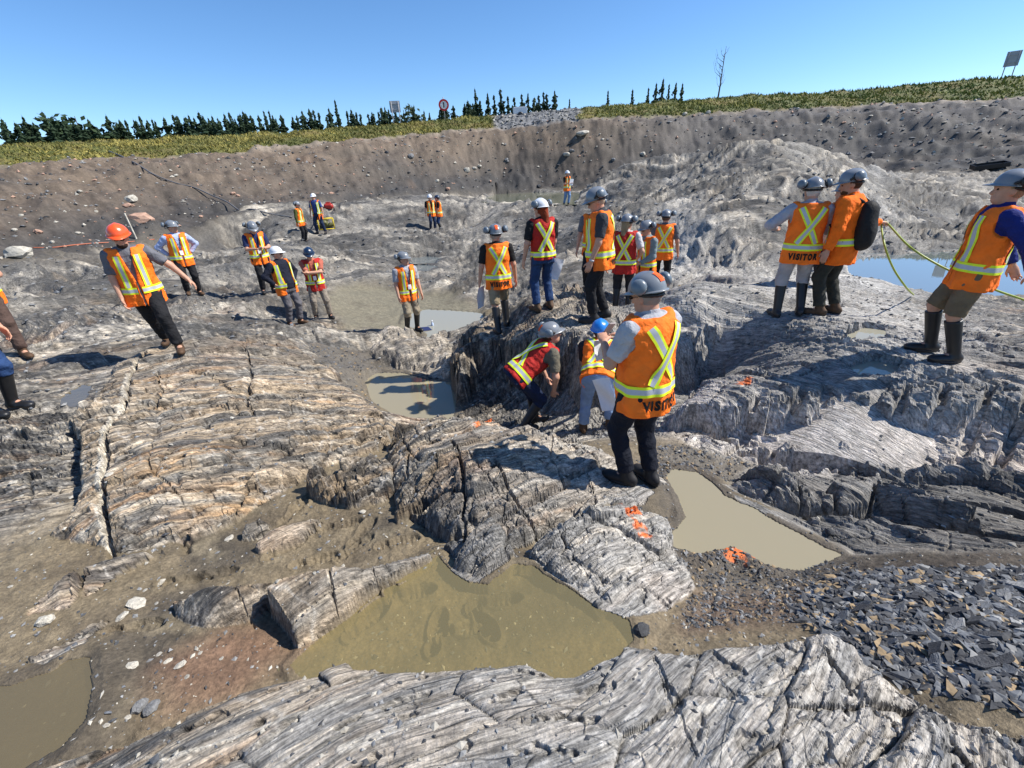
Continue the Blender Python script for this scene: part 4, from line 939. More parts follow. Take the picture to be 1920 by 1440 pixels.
def text_mesh(s):
    if s in _txt: return _txt[s]
    cu = bpy.data.curves.new('lettering', 'FONT'); cu.body = s; cu.size = 1.0; cu.offset = .062; cu.align_x = 'CENTER'; cu.space_character = 1.3
    cu.resolution_u = 3
    o = bpy.data.objects.new('lettering', cu); COL.objects.link(o); bpy.context.view_layer.update()
    me = bpy.data.meshes.new_from_object(o.evaluated_get(bpy.context.evaluated_depsgraph_get())); bpy.data.objects.remove(o)
    bm = bmesh.new(); bm.from_mesh(me)
    bmesh.ops.triangulate(bm, faces=bm.faces); bmesh.ops.subdivide_edges(bm, edges=[e for e in bm.edges if e.calc_length() > .15], cuts=3, use_grid_fill=True)
    bmesh.ops.triangulate(bm, faces=bm.faces)
    V = np.array([v.co[:] for v in bm.verts]); F = [[v.index for v in f.verts] for f in bm.faces]; bm.free()
    V[:, 0] -= (V[:, 0].max() + V[:, 0].min()) / 2; V[:, 1] -= V[:, 1].min(); V[:, :2] /= V[:, 1].max()
    V[:, 0] /= (V[:, 0].max() - V[:, 0].min())
    _txt[s] = (V, F); return _txt[s]

def person(label, pos, face, H=1.78, group=None, hs=.010, feet=None, pelvis=(0, 0, .925), pitch=.03, roll=0, yaw=0, hands=None, elbows=None, head=(0, 0), headroll=0,
           girth=1.0, belly=0, shirt=('shirt_grey', (.12, .125, .14)), sleeve='short', vest='orange', open_=0.05, vest_text=None, xback=True, trousers=('trousers_black', (.016, .016, .018)),
           legs='long', boots='shoe', helm='grey', muffs=True, sticker=False, hair=(.10, .07, .05), longhair=False, beard=None, glasses=None, skin='skin', thumb=None, curl=(.5, .5), hem=-.20, seed=1.0, lanyard=False, jacket=False, watch=False):
    feet = feet or ((-.12, .0, .15), (.12, .0, -.15))
    R = rotz(yaw) @ roty(roll) @ rotx(-pitch); o = np.array(pelvis, float)
    T = lambda x, y, z: o + R @ np.array([x, y, z], float)
    g = girth * 1.07
    tab = (TAB[0], TAB[1] * (.5 + .5 * g), TAB[2] * (.35 + .65 * g))
    sh = [T(-.198, -.005, .450), T(.198, -.005, .450)]
    hip = [T(-.09, 0, -.01), T(.09, 0, -.01)]
    ank = [np.array([f[0], f[1] - .02, .085 + (f[3] if len(f) > 3 else 0)]) for f in feet]
    kn = []
    for i in (0, 1):
        fy = feet[i][2]; k_, a_ = knee(hip[i], ank[i], .435, .42, (math.sin(-fy) * .6, math.cos(fy), .05)); kn.append(k_); ank[i] = a_ if np.linalg.norm(a_ - ank[i]) > .05 else ank[i]
    hands = hands or (None, None); elbows = elbows or (None, None); el, wr_ = [], []
    for i, s in ((0, -1), (1, 1)):
        hd = hands[i] if hands[i] is not None else T(s * .315, .05, -.10); hint = elbows[i] if elbows[i] is not None else R @ np.array([s * .5, -1, 0])
        e_, w2 = knee(sh[i], hd, .285, .255, hint); el.append(e_); wr_.append(w2)
    neck = T(0, -.01, .535); HR = rotz(yaw * .5 + head[0]) @ rotx(-(head[1] + pitch * .35)) @ roty(headroll); hc = neck + HR @ np.array([0, .022, .128])
    allp = np.array(sh + hip + ank + kn + el + wr_ + [neck, hc])
    # ---- body
    f = Field(allp.min(0) - [.24, .24, .12], allp.max(0) + [.24, .24, .20], hs)
    f.loft(o, R, tab, -.022, -.10, .53, belly * .6)
    f.cone(neck + R @ np.array([0, -.005, -.05]), hc + HR @ np.array([0, -.022, -.05]), .062, .054, .03)
    f.ell(hc + HR @ np.array([0, -.012, .025]), HR, (.078, .099, .100), .02); f.ell(hc + HR @ np.array([0, .028, -.035]), HR, (.062, .068, .085), .03)
    f.ell(hc + HR @ np.array([0, .050, -.083]), HR, (.042, .043, .032), .03); f.cone(hc + HR @ np.array([0, .090, .008]), hc + HR @ np.array([0, .112, -.030]), .010, .016, .012)
    f.cone(hc + HR @ np.array([-.03, .094, .022]), hc + HR @ np.array([.03, .094, .022]), .012, .012, .015)
    f.cone(hc + HR @ np.array([-.018, .092, -.060]), hc + HR @ np.array([.018, .092, -.060]), .008, .008, .010)
    for s in (-1, 1):
        f.ell(hc + HR @ np.array([s * .079, -.005, -.012]), HR, (.012, .022, .034), .008); f.ell(hc + HR @ np.array([s * .032, .098, .004]), HR, (.015, .012, .010), sub=True)
    for i, s in ((0, -1), (1, 1)):
        f.cone(sh[i], el[i], .052 * g ** .5, .042, .03); f.cone(el[i], wr_[i], .043, .027, .02)
        fd = nrm(wr_[i] - el[i]); tv = np.array(thumb[i], float) if thumb and thumb[i] is not None else R @ np.array([0, 1, 0]); tv = nrm(tv - fd * (tv @ fd))
        pnm = np.cross(fd, tv) * (1 if s < 0 else -1)            # palm side, towards the body when the arm hangs
        PR = np.stack([tv, fd, pnm], 1); pc = wr_[i] + fd * .055
        f.ell(pc, PR, (.041, .058, .019), .012)
        for q, (off_, ln) in enumerate(((.030, .078), (.010, .088), (-.010, .082), (-.029, .066))):
            b0 = wr_[i] + fd * (.092 - .004 * abs(q - 1.3)) + tv * off_; a1 = curl[i] * .55; d1 = fd * math.cos(a1) + pnm * math.sin(a1); b1 = b0 + d1 * ln * .52
            a2 = curl[i] * 1.9; d2 = fd * math.cos(a2) + pnm * math.sin(a2); b2 = b1 + d2 * ln * .48
            f.cone(b0, b1, .0098, .0088, .004); f.cone(b1, b2, .0088, .0075, .003)
        t0 = wr_[i] + fd * .028 + tv * .028; t1 = t0 + nrm(tv * .75 + fd * .8 + pnm * .3) * .045; t2_ = t1 + nrm(tv * .2 + fd * 1 + pnm * (.2 + curl[i] * .5)) * .038
        f.cone(t0, t1, .014, .011, .012); f.cone(t1, t2_, .011, .009, .004)
        f.cone(hip[i], kn[i], .075, .052, .02); f.cone(kn[i] - R @ np.array([0, .012, 0]) * 0, ank[i], .054, .036, .03); f.cone(ank[i], ank[i] + np.array([-math.sin(feet[i][2]) * .1, math.cos(feet[i][2]) * .1, -.04]), .036, .03, .02)
    root = link('person', f.mesh('person'), M[skin])
    tag(root, label, 'person', group)
    # ---- shirt or jacket
    f = Field(allp.min(0) - .22, allp.max(0) + .18, hs * 1.25)
    so_ = .010 if not jacket else .030
    f.loft(o, R, tab, so_, -.08 if not jacket else hem, .545, belly)
    for i in (0, 1):
        f.cone(sh[i] + R @ np.array([0, 0, .0]), el[i] if sleeve == 'long' else sh[i] + (el[i] - sh[i]) * .80, .068 * g ** .5 + so_ * .5, .060 + so_ * .3, .035, 2 if sleeve != 'long' else 0)
        if sleeve == 'long': f.cone(el[i], el[i] + (wr_[i] - el[i]) * .96, .058 + so_ * .4, .042 + so_ * .2, .03, 2)
    f.cone(neck - R @ np.array([0, -.004, .02]), neck + (hc - neck) * .30, .068, .064, .01, 2)
    f.wrinkle(.0035, 26, seed)
    cl = link('shirt' if not jacket else 'jacket', f.mesh('shirt'), mat(*shirt), root)
    # ---- trousers or shorts
    hi_t = np.maximum(allp.max(0), o) + .2; hi_t[2] = o[2] + .22; f = Field(np.minimum(allp.min(0), o) - .2, hi_t, hs * 1.25)
    f.loft(o, R, tab, .012, -.14, .06, belly * .8, .03)
    for i in (0, 1):
        hp = hip[i] + R @ np.array([0, 0, -.02])
        if legs == 'short':
            f.cone(hp, kn[i] + (ank[i] - kn[i]) * .02, .098 * g, .086, .04, 2)
        else:
            f.cone(hp, kn[i], .098 * g, .076, .04); kend = {'tucked': .22}.get(legs, .90)
            f.cone(kn[i], kn[i] + (ank[i] - kn[i]) * kend, .075, .068 if legs != 'tucked' else .075, .03, 2)
    f.wrinkle(.0045, 24, seed * 1.7 + 1)
    link('shorts' if legs == 'short' else 'trousers', f.mesh('trousers'), mat(*trousers), root)
    # ---- footwear
    for i in (0, 1):
        a = ank[i]; fy = feet[i][2]; fw = np.array([-math.sin(fy), math.cos(fy), 0]); base = a - np.array([0, 0, .085]); sd = np.array([fw[1], -fw[0], 0])
        f = Field(base - .32, base + [.32, .32, .60], max(hs, .012))
        w = .05 if boots != 'rubber' else .054
        FR = np.stack([sd, fw, [0, 0, 1]], 1)
        f.ell(base - fw * .03 + [0, 0, .045], FR, (w * .80, .065, .052), .02); f.ell(base + fw * .085 + [0, 0, .040], FR, (w, .115, .045), .03); f.ell(base + fw * .15 + [0, 0, .036], FR, (w * .92, .06, .038), .02)
        top = {'shoe': .13, 'boot': .24, 'rubber': .86}[boots]
        f.cone(a - [0, 0, .02] - fw * .01, a + (kn[i] - a) * top, .050, .053 if boots != 'rubber' else .070, .03, 2)
        f.D = np.maximum(f.D, (base[2] + .004) - f.ax[2][None, None, :])
        bt = link('boot' if boots != 'shoe' else 'shoe', f.mesh('boot'), {'shoe': M['shoe'], 'boot': M['leather'], 'rubber': M['rubber']}[boots], root)
        f = Field(base - .3, base + .3, max(hs, .012)); f.ell(base + fw * .06 + [0, 0, .03], FR, (w * 1.05, .152, .10), 0)
        f.D = np.maximum(f.D, np.abs(f.ax[2][None, None, :] - base[2] - .012) - .014)
        link('sole', f.mesh('sole'), M['black'], bt)
    # ---- vest with tapes
    def surf_back(off):
        def s(x, z):
            w = np.interp(z, TAB[0], tab[1]) + off; d = np.interp(z, TAB[0], tab[2]) + off
            if vest: fo = float(fold(math.atan2(-d * math.sqrt(max(1 - (x / w) ** 2, .04)), x), z, seed)); w += fo; d += fo
            return T(x, -d * math.sqrt(max(1 - (x / w) ** 2, .04)), z)
        return s
    def surf_front(off):
        def s(x, z):
            w = np.interp(z, TAB[0], tab[1]) + off; d = np.interp(z, TAB[0], tab[2]) + off + belly * math.exp(-((z - .06) / .16) ** 2)
            if vest: fo = float(fold(math.atan2(d * math.sqrt(max(1 - (x / w) ** 2, .04)), x), z, seed)); w += fo; d += fo
            return T(x, d * math.sqrt(max(1 - (x / w) ** 2, .04)), z)
        return s
    def surf_ring(off):
        def s(th, z):
            w = np.interp(z, TAB[0], tab[1]) + off; d = np.interp(z, TAB[0], tab[2]) + off
            if vest: fo = float(fold(math.atan2(d * math.sin(th), w * math.cos(th)), z, seed)); w += fo; d += fo
            if math.sin(th) > 0: d += belly * math.exp(-((z - .06) / .16) ** 2)
            return T(w * math.cos(th), d * math.sin(th), z)
        return s
    vo = .034
    if vest:
        f = Field(allp.min(0) - .24, allp.max(0) + .2, hs * 1.1)
        f.loft(o, R, tab, vo, hem, .532, belly, 0, seed)
        for i, s in ((0, -1), (1, 1)):
            f.cone(T(s * .155, 0, .44), T(s * .172, 0, .50), .058, .050, .03)
        sh2 = [T(-.225, .0, .385), T(.225, .0, .385)]
        for i in (0, 1): f.ell(sh2[i], R, (.062, .085, .10), sub=True)
        for i in (0, 1):     # room for the arm
            a, b = sh[i], sh[i] + (el[i] - sh[i]) * .3
        nb = T(0, .0, .56); f.ell(nb, R, (.085, .088, .085), sub=True)
        # front opening: a wedge that widens to the collar
        ow = open_
        def wedge(x, y, z):
            px, py, pz = x - o[0], y - o[1], z - o[2]
            lx_ = R[0, 0] * px + R[1, 0] * py + R[2, 0] * pz; ly_ = R[0, 1] * px + R[1, 1] * py + R[2, 1] * pz; lz_ = R[0, 2] * px + R[1, 2] * py + R[2, 2] * pz
            half = ow * .22 + np.clip((lz_ - .12) / .40, 0, 1) * max(.055, ow)
            if ow > .08: half = ow + .03 * np.clip((lz_ - .1) / .4, 0, 1)
            return np.maximum(np.abs(lx_) - half, .02 - ly_)
        c0 = np.array([T(sx * .25, sy, zz) for sx in (-1, 1) for sy in (0, .4) for zz in (hem, .6)])
        f.sub(wedge, c0.min(0), c0.max(0))
        f.wrinkle(.0035, 15, seed * 2.3 + 2); f.wrinkle(.0022, 34, seed * 1.3)
        vcol = 'red' if vest == 'red' else 'orange'
        cl = link('safety_vest', f.mesh('safety_vest'), M[vcol], root)
        if vest == 'red' and not xback: vo += 0
    tape = vest or jacket
    if tape:
        off = (vo if vest else so_) + .0085; B, Fr, Rg = surf_back(off), surf_front(off), surf_ring(off)
        t0 = math.pi / 2 + max(.12, open_ * 4.2 if open_ > .08 else .12); t1 = math.pi * 2.5 - (t0 - math.pi / 2)
        ribbon('reflective_stripe', [(t, .010) for t in np.linspace(t0, t1, 84)], .085, Rg, cl, TAPE)
        if xback:
            for s in (-1, 1):
                oo = .0 if s < 0 else .004; B2 = surf_back(off + oo)
                ribbon('reflective_stripe', [(s * (.128 - .235 * t), .478 - .425 * t) for t in np.linspace(0, 1, 28)], .076, B2, cl, TAPE)
        for s in (-1, 1):
            x0 = max(.105, open_ + .055)
            ribbon('reflective_stripe', [(s * x0, .455 - .40 * t) for t in np.linspace(0, 1, 22)], .072, Fr, cl, TAPE)
        if vest_text:
            V, F = text_mesh(vest_text); B3 = surf_back(off + .002); WW = .335; HH = .085
            P = [B3(v[0] * WW, -.145 + v[1] * HH) for v in V]      # seen from behind, local +x is at the viewer's right
            link('lettering', mesh_py('lettering', P, F), M['ink'], cl)
        if open_ <= .08 and vest:
            B4 = surf_front(off); V, F = [], []
            for j in range(12):
                z = hem + .02 + j * (.12 - hem) / 11
                for x in (-.007, .007): V.append(B4(x, z))
            for j in range(11): F.append((2 * j, 2 * j + 1, 2 * j + 3, 2 * j + 2))
            link('zip', mesh_py('zip', V, F, True), mat('zip_grey', (.06, .06, .065)), cl)
    if lanyard:
        f = Field(allp.min(0) - .24, allp.max(0) + .2, .010); Fr = surf_front(.040)
        for s in (-1, 1): f.cone(Fr(s * .055, .47), Fr(s * .004, .17), .008, .007, 0)
        ly = link('lanyard', f.mesh('lanyard'), mat('lanyard_navy', (.02, .025, .06)), root)
        link('badge', mesh_py('badge', [Fr(-.035, .07) + R @ np.array([0, .012, 0]), Fr(.035, .07) + R @ np.array([0, .012, 0]), Fr(.035, .17) + R @ np.array([0, .012, 0]), Fr(-.035, .17) + R @ np.array([0, .012, 0])], [(0, 1, 2, 3)]), M['paper'], ly)
    # ---- head
    if hair is not None:
        f = Field(hc - .30, hc + .22, max(hs, .009))
        f.ell(hc + HR @ np.array([0, -.018, .018]), HR, (.085, .102, .105), 0)
        fw, up = HR[:, 1], HR[:, 2]; x, y, z = f.ax[0][:, None, None] - hc[0], f.ax[1][None, :, None] - hc[1], f.ax[2][None, None, :] - hc[2]
        ly_ = x * fw[0] + y * fw[1] + z * fw[2]; lz_ = x * up[0] + y * up[1] + z * up[2]
        f.D = np.maximum(f.D, np.maximum(ly_ - .02 - np.maximum(0, lz_ - .02) * 2, -.075 - lz_)).astype(np.float32)
        if longhair:
            f.cone(hc + HR @ np.array([0, -.075, .0]), hc + HR @ np.array([0, -.10, -.20]) , .070, .052, .03)
        link('hair', f.mesh('hair'), mat('hair_%02d%02d' % (int(hair[0] * 99), int(hair[1] * 99)), hair, .25), root)
    if beard is not None:
        f = Field(hc - .2, hc + .2, max(hs, .009)); f.ell(hc + HR @ np.array([0, .048, -.078]), HR, (.058, .058, .052), 0)
        f.ell(hc + HR @ np.array([0, .10, -.060]), HR, (.022, .03, .009), sub=True)
        link('beard', f.mesh('beard'), mat('beard_%02d' % int(beard[0] * 99), beard, .25), root)
    if glasses:
        f = Field(hc - .2, hc + .2, max(hs * .8, .008))
        for s in (-1, 1):
            f.ell(hc + HR @ np.array([s * .032, .106, .003]), HR, (.026, .010, .018), .004); f.cone(hc + HR @ np.array([s * .058, .095, .008]), hc + HR @ np.array([s * .082, .0, .008]), .005, .005, .003)
        link('glasses', f.mesh('glasses'), M['lens'], root)
    elif hs < .011:
        for s in (-1, 1):
            f = Field(hc - .2, hc + .2, .007); f.ell(hc + HR @ np.array([s * .032, .090, .004]), HR, (.013, .010, .009), 0)
            link('eye', f.mesh('eye'), mat('eye_dark', (.03, .022, .018)), root)
    if helm: helmet(root, hc + HR @ np.array([0, -.006, .002]), HR @ rotx(.06), helm, muffs, sticker)
    if watch:
        f = Field(wr_[watch - 1] - .07, wr_[watch - 1] + .07, .008); fd = nrm(wr_[watch - 1] - el[watch - 1]); f.cone(wr_[watch - 1] - fd * .03, wr_[watch - 1] - fd * .008, .035, .034, 0, 3)
        link('watch', f.mesh('watch'), M['silver'], root)
    s = H / 1.79
    root.scale = (s, s, s); root.rotation_euler = (0, 0, math.atan2(-face[0], face[1])); root.location = (pos[0], pos[1], pos[2])
    th = math.atan2(-face[0], face[1]); RZ = rotz(th)
    W2 = lambda p: np.array(pos) + RZ @ (np.array(p) * s)
    return dict(o=root, wrist=[W2(w) for w in wr_], T=lambda x, y, z: W2(T(x, y, z)), RZ=RZ, R=RZ @ R, fd=[RZ @ nrm(wr_[i] - el[i]) for i in (0, 1)], s=s, W=W2)
PE = {}
def ground_feet(pos, face, H, feet):
    """lift or lower each foot to the ground under it"""
    th = math.atan2(-face[0], face[1]); RZ = rotz(th); s = H / 1.79; out = []
    for f in feet:
        w = np.array(pos) + RZ @ np.array([f[0] * s, f[1] * s, 0]); dz = (hgt(w[0], w[1]) - pos[2]) / s
        out.append((f[0], f[1], f[2], float(np.clip(dz, -.14, .14)) + .004))
    return out
def put(key, label, face, H=1.78, pos=None, **kw):
    p = np.array(FEET[key] if pos is None else pos, float); p[2] = hgt(p[0], p[1])
    kw['feet'] = ground_feet(p, face, H, kw.get('feet') or ((-.12, .0, .15), (.12, .0, -.15)))
    m = min(f[3] for f in kw['feet'])
    pv = kw.get('pelvis', (0, 0, .925)); kw['pelvis'] = (pv[0], pv[1], pv[2] + m * .8)
    d = math.hypot(p[0], p[1]); kw.setdefault('hs', .0085 if d < 5 else .0105 if d < 9 else .014 if d < 15 else .026)
    kw.setdefault('seed', 1 + len(PE) * .77)
    PE[key] = person(label, p, face, H, **kw)
    return PE[key]
NAVY = ('sweater_navy', (.012, .014, .026)); DEN = ('jeans_dark', (.018, .030, .068)); KHA = ('khaki', (.30, .235, .15)); BLK = ('trousers_black', (.014, .014, .016))
put('visitor', 'man in an orange VISITOR vest and grey helmet, nearest of the group, dark jeans', (-.50, .87), 1.80, feet=((-.09, .06, .45), (.10, -.03, -.1)), pitch=.02, head=(.18, .24), hands=((-.16, .30, 1.20), (.10, .34, 1.17)), elbows=((-.6, -.3, -1), (.6, -.3, -1)),
    girth=1.16, belly=.05, shirt=('shirt_pale_grey', (.40, .41, .44)), vest_text='VISITOR', trousers=('jeans_black', (.012, .014, .022)), sticker=True, glasses=True, hair=(.26, .23, .20), curl=(.7, .8), thumb=((1, 0, .3), (-1, 0, .3)))
put('tall', 'tall man in black trousers and orange vest seen in profile, head bowed', (-1, .12), 1.90, feet=((-.10, .10, .1), (.11, -.08, -.1)), pitch=.04, head=(.1, .35), hands=((-.24, .14, .86), None), glasses=True,
    shirt=('shirt_charcoal', (.045, .048, .055)), vest_text='VISITOR', hair=(.35, .28, .20), girth=1.08, belly=.03, watch=1)
put('redhair', 'woman with long red hair and white helmet, red vest and blue jeans', (-.34, 1), 1.76, feet=((-.13, .0, .3), (.12, .03, -.1)), head=(.35, .15), vest='red', shirt=('shirt_black', (.014, .014, .015)), trousers=('jeans_blue', (.022, .050, .13)),
    helm='white', hair=(.20, .035, .012), longhair=True, girth=.92, hem=-.08, boots='boot', hands=(None, (.20, .14, .84)))
put('khaki', 'man in khaki shorts and rubber boots with VISITOR on his back, holding a paper', (-.22, 1), 1.82, feet=((-.10, -.22, .15), (.12, .10, -.15)), shirt=('shirt_black', (.014, .014, .015)), vest_text='VISITOR', trousers=KHA, legs='short', boots='rubber', sticker=True, hair=(.3, .28, .25), hs=.010)
put('redx', 'woman in a red vest with crossed tapes, half hidden behind the tall man', (.35, .95), 1.72, head=(-.3, .2), vest='red', shirt=('shirt_pale', (.52, .50, .50)), trousers=('trousers_dark', (.022, .022, .026)), boots='rubber', legs='tucked', hair=(.30, .22, .12), longhair=True, hands=(None, (.24, .14, 1.0)))
put('leftface', 'man facing the group in grey helmet and orange vest over black sleeves', (-.9, -.35), 1.78, shirt=('shirt_teal_grey', (.20, .25, .26)), sleeve='long', lanyard=True, glasses=True, boots='rubber', legs='tucked', hands=((-.12, .24, .98), (.12, .2, .95)), head=(.0, .2))
p = FEET['leftface'] + np.array([.62, .9, 0]); put('behind', 'person with crossed tapes on an orange vest, right behind the man with black sleeves', (.35, .95), 1.76, pos=p, head=(0, .1))
p = FEET['tall'] + np.array([.40, 2.6, 0]); put('hidden', 'person almost hidden behind the tall man, only the dark helmet showing above his', (-.3, -.9), 1.88, pos=p)
put('visr', 'man in pale grey trousers and rubber boots with VISITOR on his back', (.30, .95), 1.84, feet=((-.14, .0, .25), (.14, .0, -.2)), roll=.03, head=(.2, .25), shirt=('shirt_light_grey', (.36, .36, .40)), sleeve='long', vest_text='VISITOR', trousers=('trousers_pale_grey', (.36, .35, .36)), legs='tucked', boots='rubber', hair=(.5, .47, .43),
    hands=((-.30, .22, 1.12), (.12, .30, 1.08)), elbows=((-1, -.6, -.4), (1, -.6, -.4)), girth=1.06)
put('orangejk', 'bearded man in an orange jacket with a black backpack, holding a yellow hose', (-.62, .78), 1.88, feet=((-.13, .05, .2), (.12, -.05, -.2)), head=(.45, .2), shirt=('jacket_orange', (.88, .16, .012)), sleeve='long', vest=None, jacket=True, xback=False, hem=-.26, trousers=('trousers_olive', (.035, .036, .030)), legs='long', boots='boot',
    hair=(.06, .035, .02), beard=(.10, .045, .02), hands=(None, (.52, -.20, 1.12)), elbows=(None, (.3, -.5, -1)), girth=1.1)
p = FEET['orangejk'] + np.array([.95, 1.5, -.05]); put('leg', 'person hidden behind the man with the backpack, one dark leg showing by the water', (-.5, .8), 1.72, pos=p, trousers=('trousers_dark', (.022, .022, .026)), shirt=('shirt_navy', (.02, .03, .09)))
put('right', pos=FEET['right'] + np.array([-.08, .06, 0]), label='man in blue sleeves, khaki shorts and tall rubber boots at the edge of the picture', face=(-.88, .47), H=1.90, feet=((-.10, -.02, .3), (.12, .12, .1)), pitch=-.05, head=(.0, -.05), shirt=('shirt_royal_blue', (.012, .022, .15)), sleeve='long', trousers=('khaki_dark', (.17, .125, .075)), legs='short', boots='rubber', hair=(.30, .2, .12), girth=1.06,
    hands=((-.22, -.30, .92), (.18, -.30, .92)), elbows=((-1, -.8, 0), (1, -.8, 0)))
put('walker', 'bearded man in an orange helmet striding over the slab with arms out', (.52, -.85), 1.80, feet=((-.12, .30, .05), (.06, -.32, -.15)), pelvis=(.07, .02, .885), pitch=.08, roll=.02, head=(0, .22), shirt=('polo_grey', (.13, .13, .145)), helm='orange', muffs=False, glasses=True, beard=(.035, .02, .014), boots='boot',
    hands=((-.50, .12, .93), (.30, .12, .82)), elbows=((-1, -.6, 0), (.8, -.8, 0)), girth=1.05, hair=(.03, .02, .015), skin='skin', trousers=BLK)
put('bluesh', 'man in a pale blue shirt and grey helmet standing behind the walker, elbows out', (.68, -.73), 1.83, shirt=('shirt_pale_blue', (.36, .42, .62)), sleeve='long', lanyard=True, hands=((-.22, -.08, .98), (.22, -.08, .98)), elbows=((-1, -.4, 0), (1, -.4, 0)), head=(.5, .0), girth=1.08, boots='boot')
put('phone', 'man in a navy shirt looking down at the phone in his hands', (.62, -.78), 1.83, shirt=('shirt_navy', (.02, .03, .09)), hands=((-.08, .30, 1.12), (.09, .30, 1.12)), elbows=((-.7, -.3, -1), (.7, -.3, -1)), head=(0, .45), lanyard=True)
put('whitehel', 'stout man in a white helmet and navy sweater with hands on hips', (.86, -.5), 1.80, feet=((-.13, .05, .2), (.12, .0, -.2)), pitch=-.06, shirt=NAVY, sleeve='long', open_=.115, helm='white', muffs=False, glasses=True, trousers=('trousers_grey', (.11, .105, .115)), boots='boot', hair=(.35, .33, .3),
    hands=((-.24, .0, .98), (.24, .02, .98)), elbows=((-1, -.5, 0), (1, -.5, 0)), head=(.45, .0), girth=1.15, belly=.07)
put('crossed', 'man in a dark navy helmet and red vest with folded arms', (.42, -.9), 1.82, feet=((-.17, .05, .25), (.16, .0, -.25)), shirt=('shirt_salmon', (.42, .12, .08)), vest='red', helm='navy', muffs=False, trousers=('trousers_taupe', (.24, .205, .165)), boots='shoe', lanyard=True,
    hands=((.10, .24, 1.19), (-.10, .27, 1.17)), elbows=((-1, .3, -.6), (1, .3, -.6)), head=(-.05, .35), girth=1.02)
put('plaid', 'man in a checked shirt and khaki trousers behind the pale outcrop', (.55, -.84), 1.83, shirt=('shirt_check', (.33, .33, .36)), lanyard=True, trousers=('trousers_khaki', (.27, .225, .16)), boots='rubber', legs='tucked', head=(.5, -.05), hands=((-.26, .14, .82), (.25, .10, .84)))
put('farl1', 'man in a green jacket and orange vest by the pump, hands in pockets', (.85, -.1), 1.78, shirt=('shirt_olive', (.07, .08, .02)), sleeve='long', head=(.2, 0))
put('farl2', 'man in an open orange vest over a blue shirt beside the pump', (-.1, -1), 1.83, shirt=('shirt_blue', (.04, .07, .22)), open_=.11, helm='white', muffs=False, trousers=('jeans_dark', (.018, .030, .068)), feet=((-.22, .0, .2), (.18, .0, -.2)), hem=-.3)
put('farm1', 'person in a white helmet beside another in a dark helmet on the dark rock', (.4, -.9), 1.80, helm='white', muffs=False, shirt=('shirt_black', (.014, .014, .015)), trousers=DEN)
put('farm2', 'person in a dark helmet, orange vest and blue jeans on the dark rock', (-.85, -.2), 1.78, helm='navy', shirt=('shirt_black', (.014, .014, .015)), trousers=('jeans_blue', (.022, .050, .13)), boots='rubber', legs='tucked', hands=((-.1, .28, 1.1), (.1, .28, 1.1)))
put('farw', 'woman in pale blue jeans and a white helmet walking by the far pool', (.55, -.8), 1.70, helm='white', muffs=False, shirt=('shirt_black', (.014, .014, .015)), trousers=('jeans_pale', (.16, .25, .42)), feet=((-.02, .12, .1), (.05, -.16, -.1)), girth=.88, hands=((-.08, .28, 1.12), (.1, .28, 1.12)))
# the two people bending over the rock face in the trench
pb = at(1004, 800, -1.47); put('bendred', 'man in a red vest bending forward with hands on knees in the trench', (.93, .36), 1.80, pos=pb, feet=((-.16, .10, .1), (.14, -.22, -.1)), pelvis=(0, -.20, .88), pitch=1.0, head=(-.2, -.5), vest='red', xback=True, shirt=('tee_olive', (.13, .115, .085)), trousers=('jeans_navy', (.012, .020, .05)), boots='rubber', legs='tucked',
    hands=((-.20, .27, .66), (.20, .18, .64)), elbows=((-1, -.2, .2), (1, -.2, .2)), hair=(.06, .04, .03), hem=-.10, hs=.0095, sticker=True)
pb = at(1118, 808, -1.46); put('bendblue', 'person in a blue helmet and pale jeans bent double with papers in the back pocket', (.22, .97), 1.76, pos=pb, feet=((-.17, .0, .15), (.17, .05, -.15)), pelvis=(0, -.18, .90), pitch=1.10, head=(0, -.35), shirt=('tee_dark', (.03, .03, .035)), trousers=('jeans_faded', (.20, .29, .46)), boots='boot', helm='blue', muffs=False,
    hands=((-.14, .42, .55), (.14, .42, .55)), elbows=((-1, -.3, .2), (1, -.3, .2)), hs=.0095, hem=-.12)
# mostly outside the picture at its left edge
p = hit(40, 668); put('brown', 'man at the edge of the picture, only brown trousers and a paper in view', (.75, -.65), 1.80, pos=(p[0] - .12, p[1], p[2]), feet=((-.12, .16, .2), (.12, -.1, -.2)), trousers=('trousers_brown', (.085, .055, .045)), boots='boot', hands=((-.15, .34, 1.05), (.15, .34, 1.05)))
p = hit(28, 775); put('bootman', 'person at the edge of the picture, only black rubber boots in view', (1, -.1), 1.80, pos=(p[0] - .10, p[1], p[2]), boots='rubber', legs='tucked', trousers=('jeans_blue', (.022, .050, .13)), feet=((-.10, .04, .05), (.10, .0, -.05)), pitch=-.1)
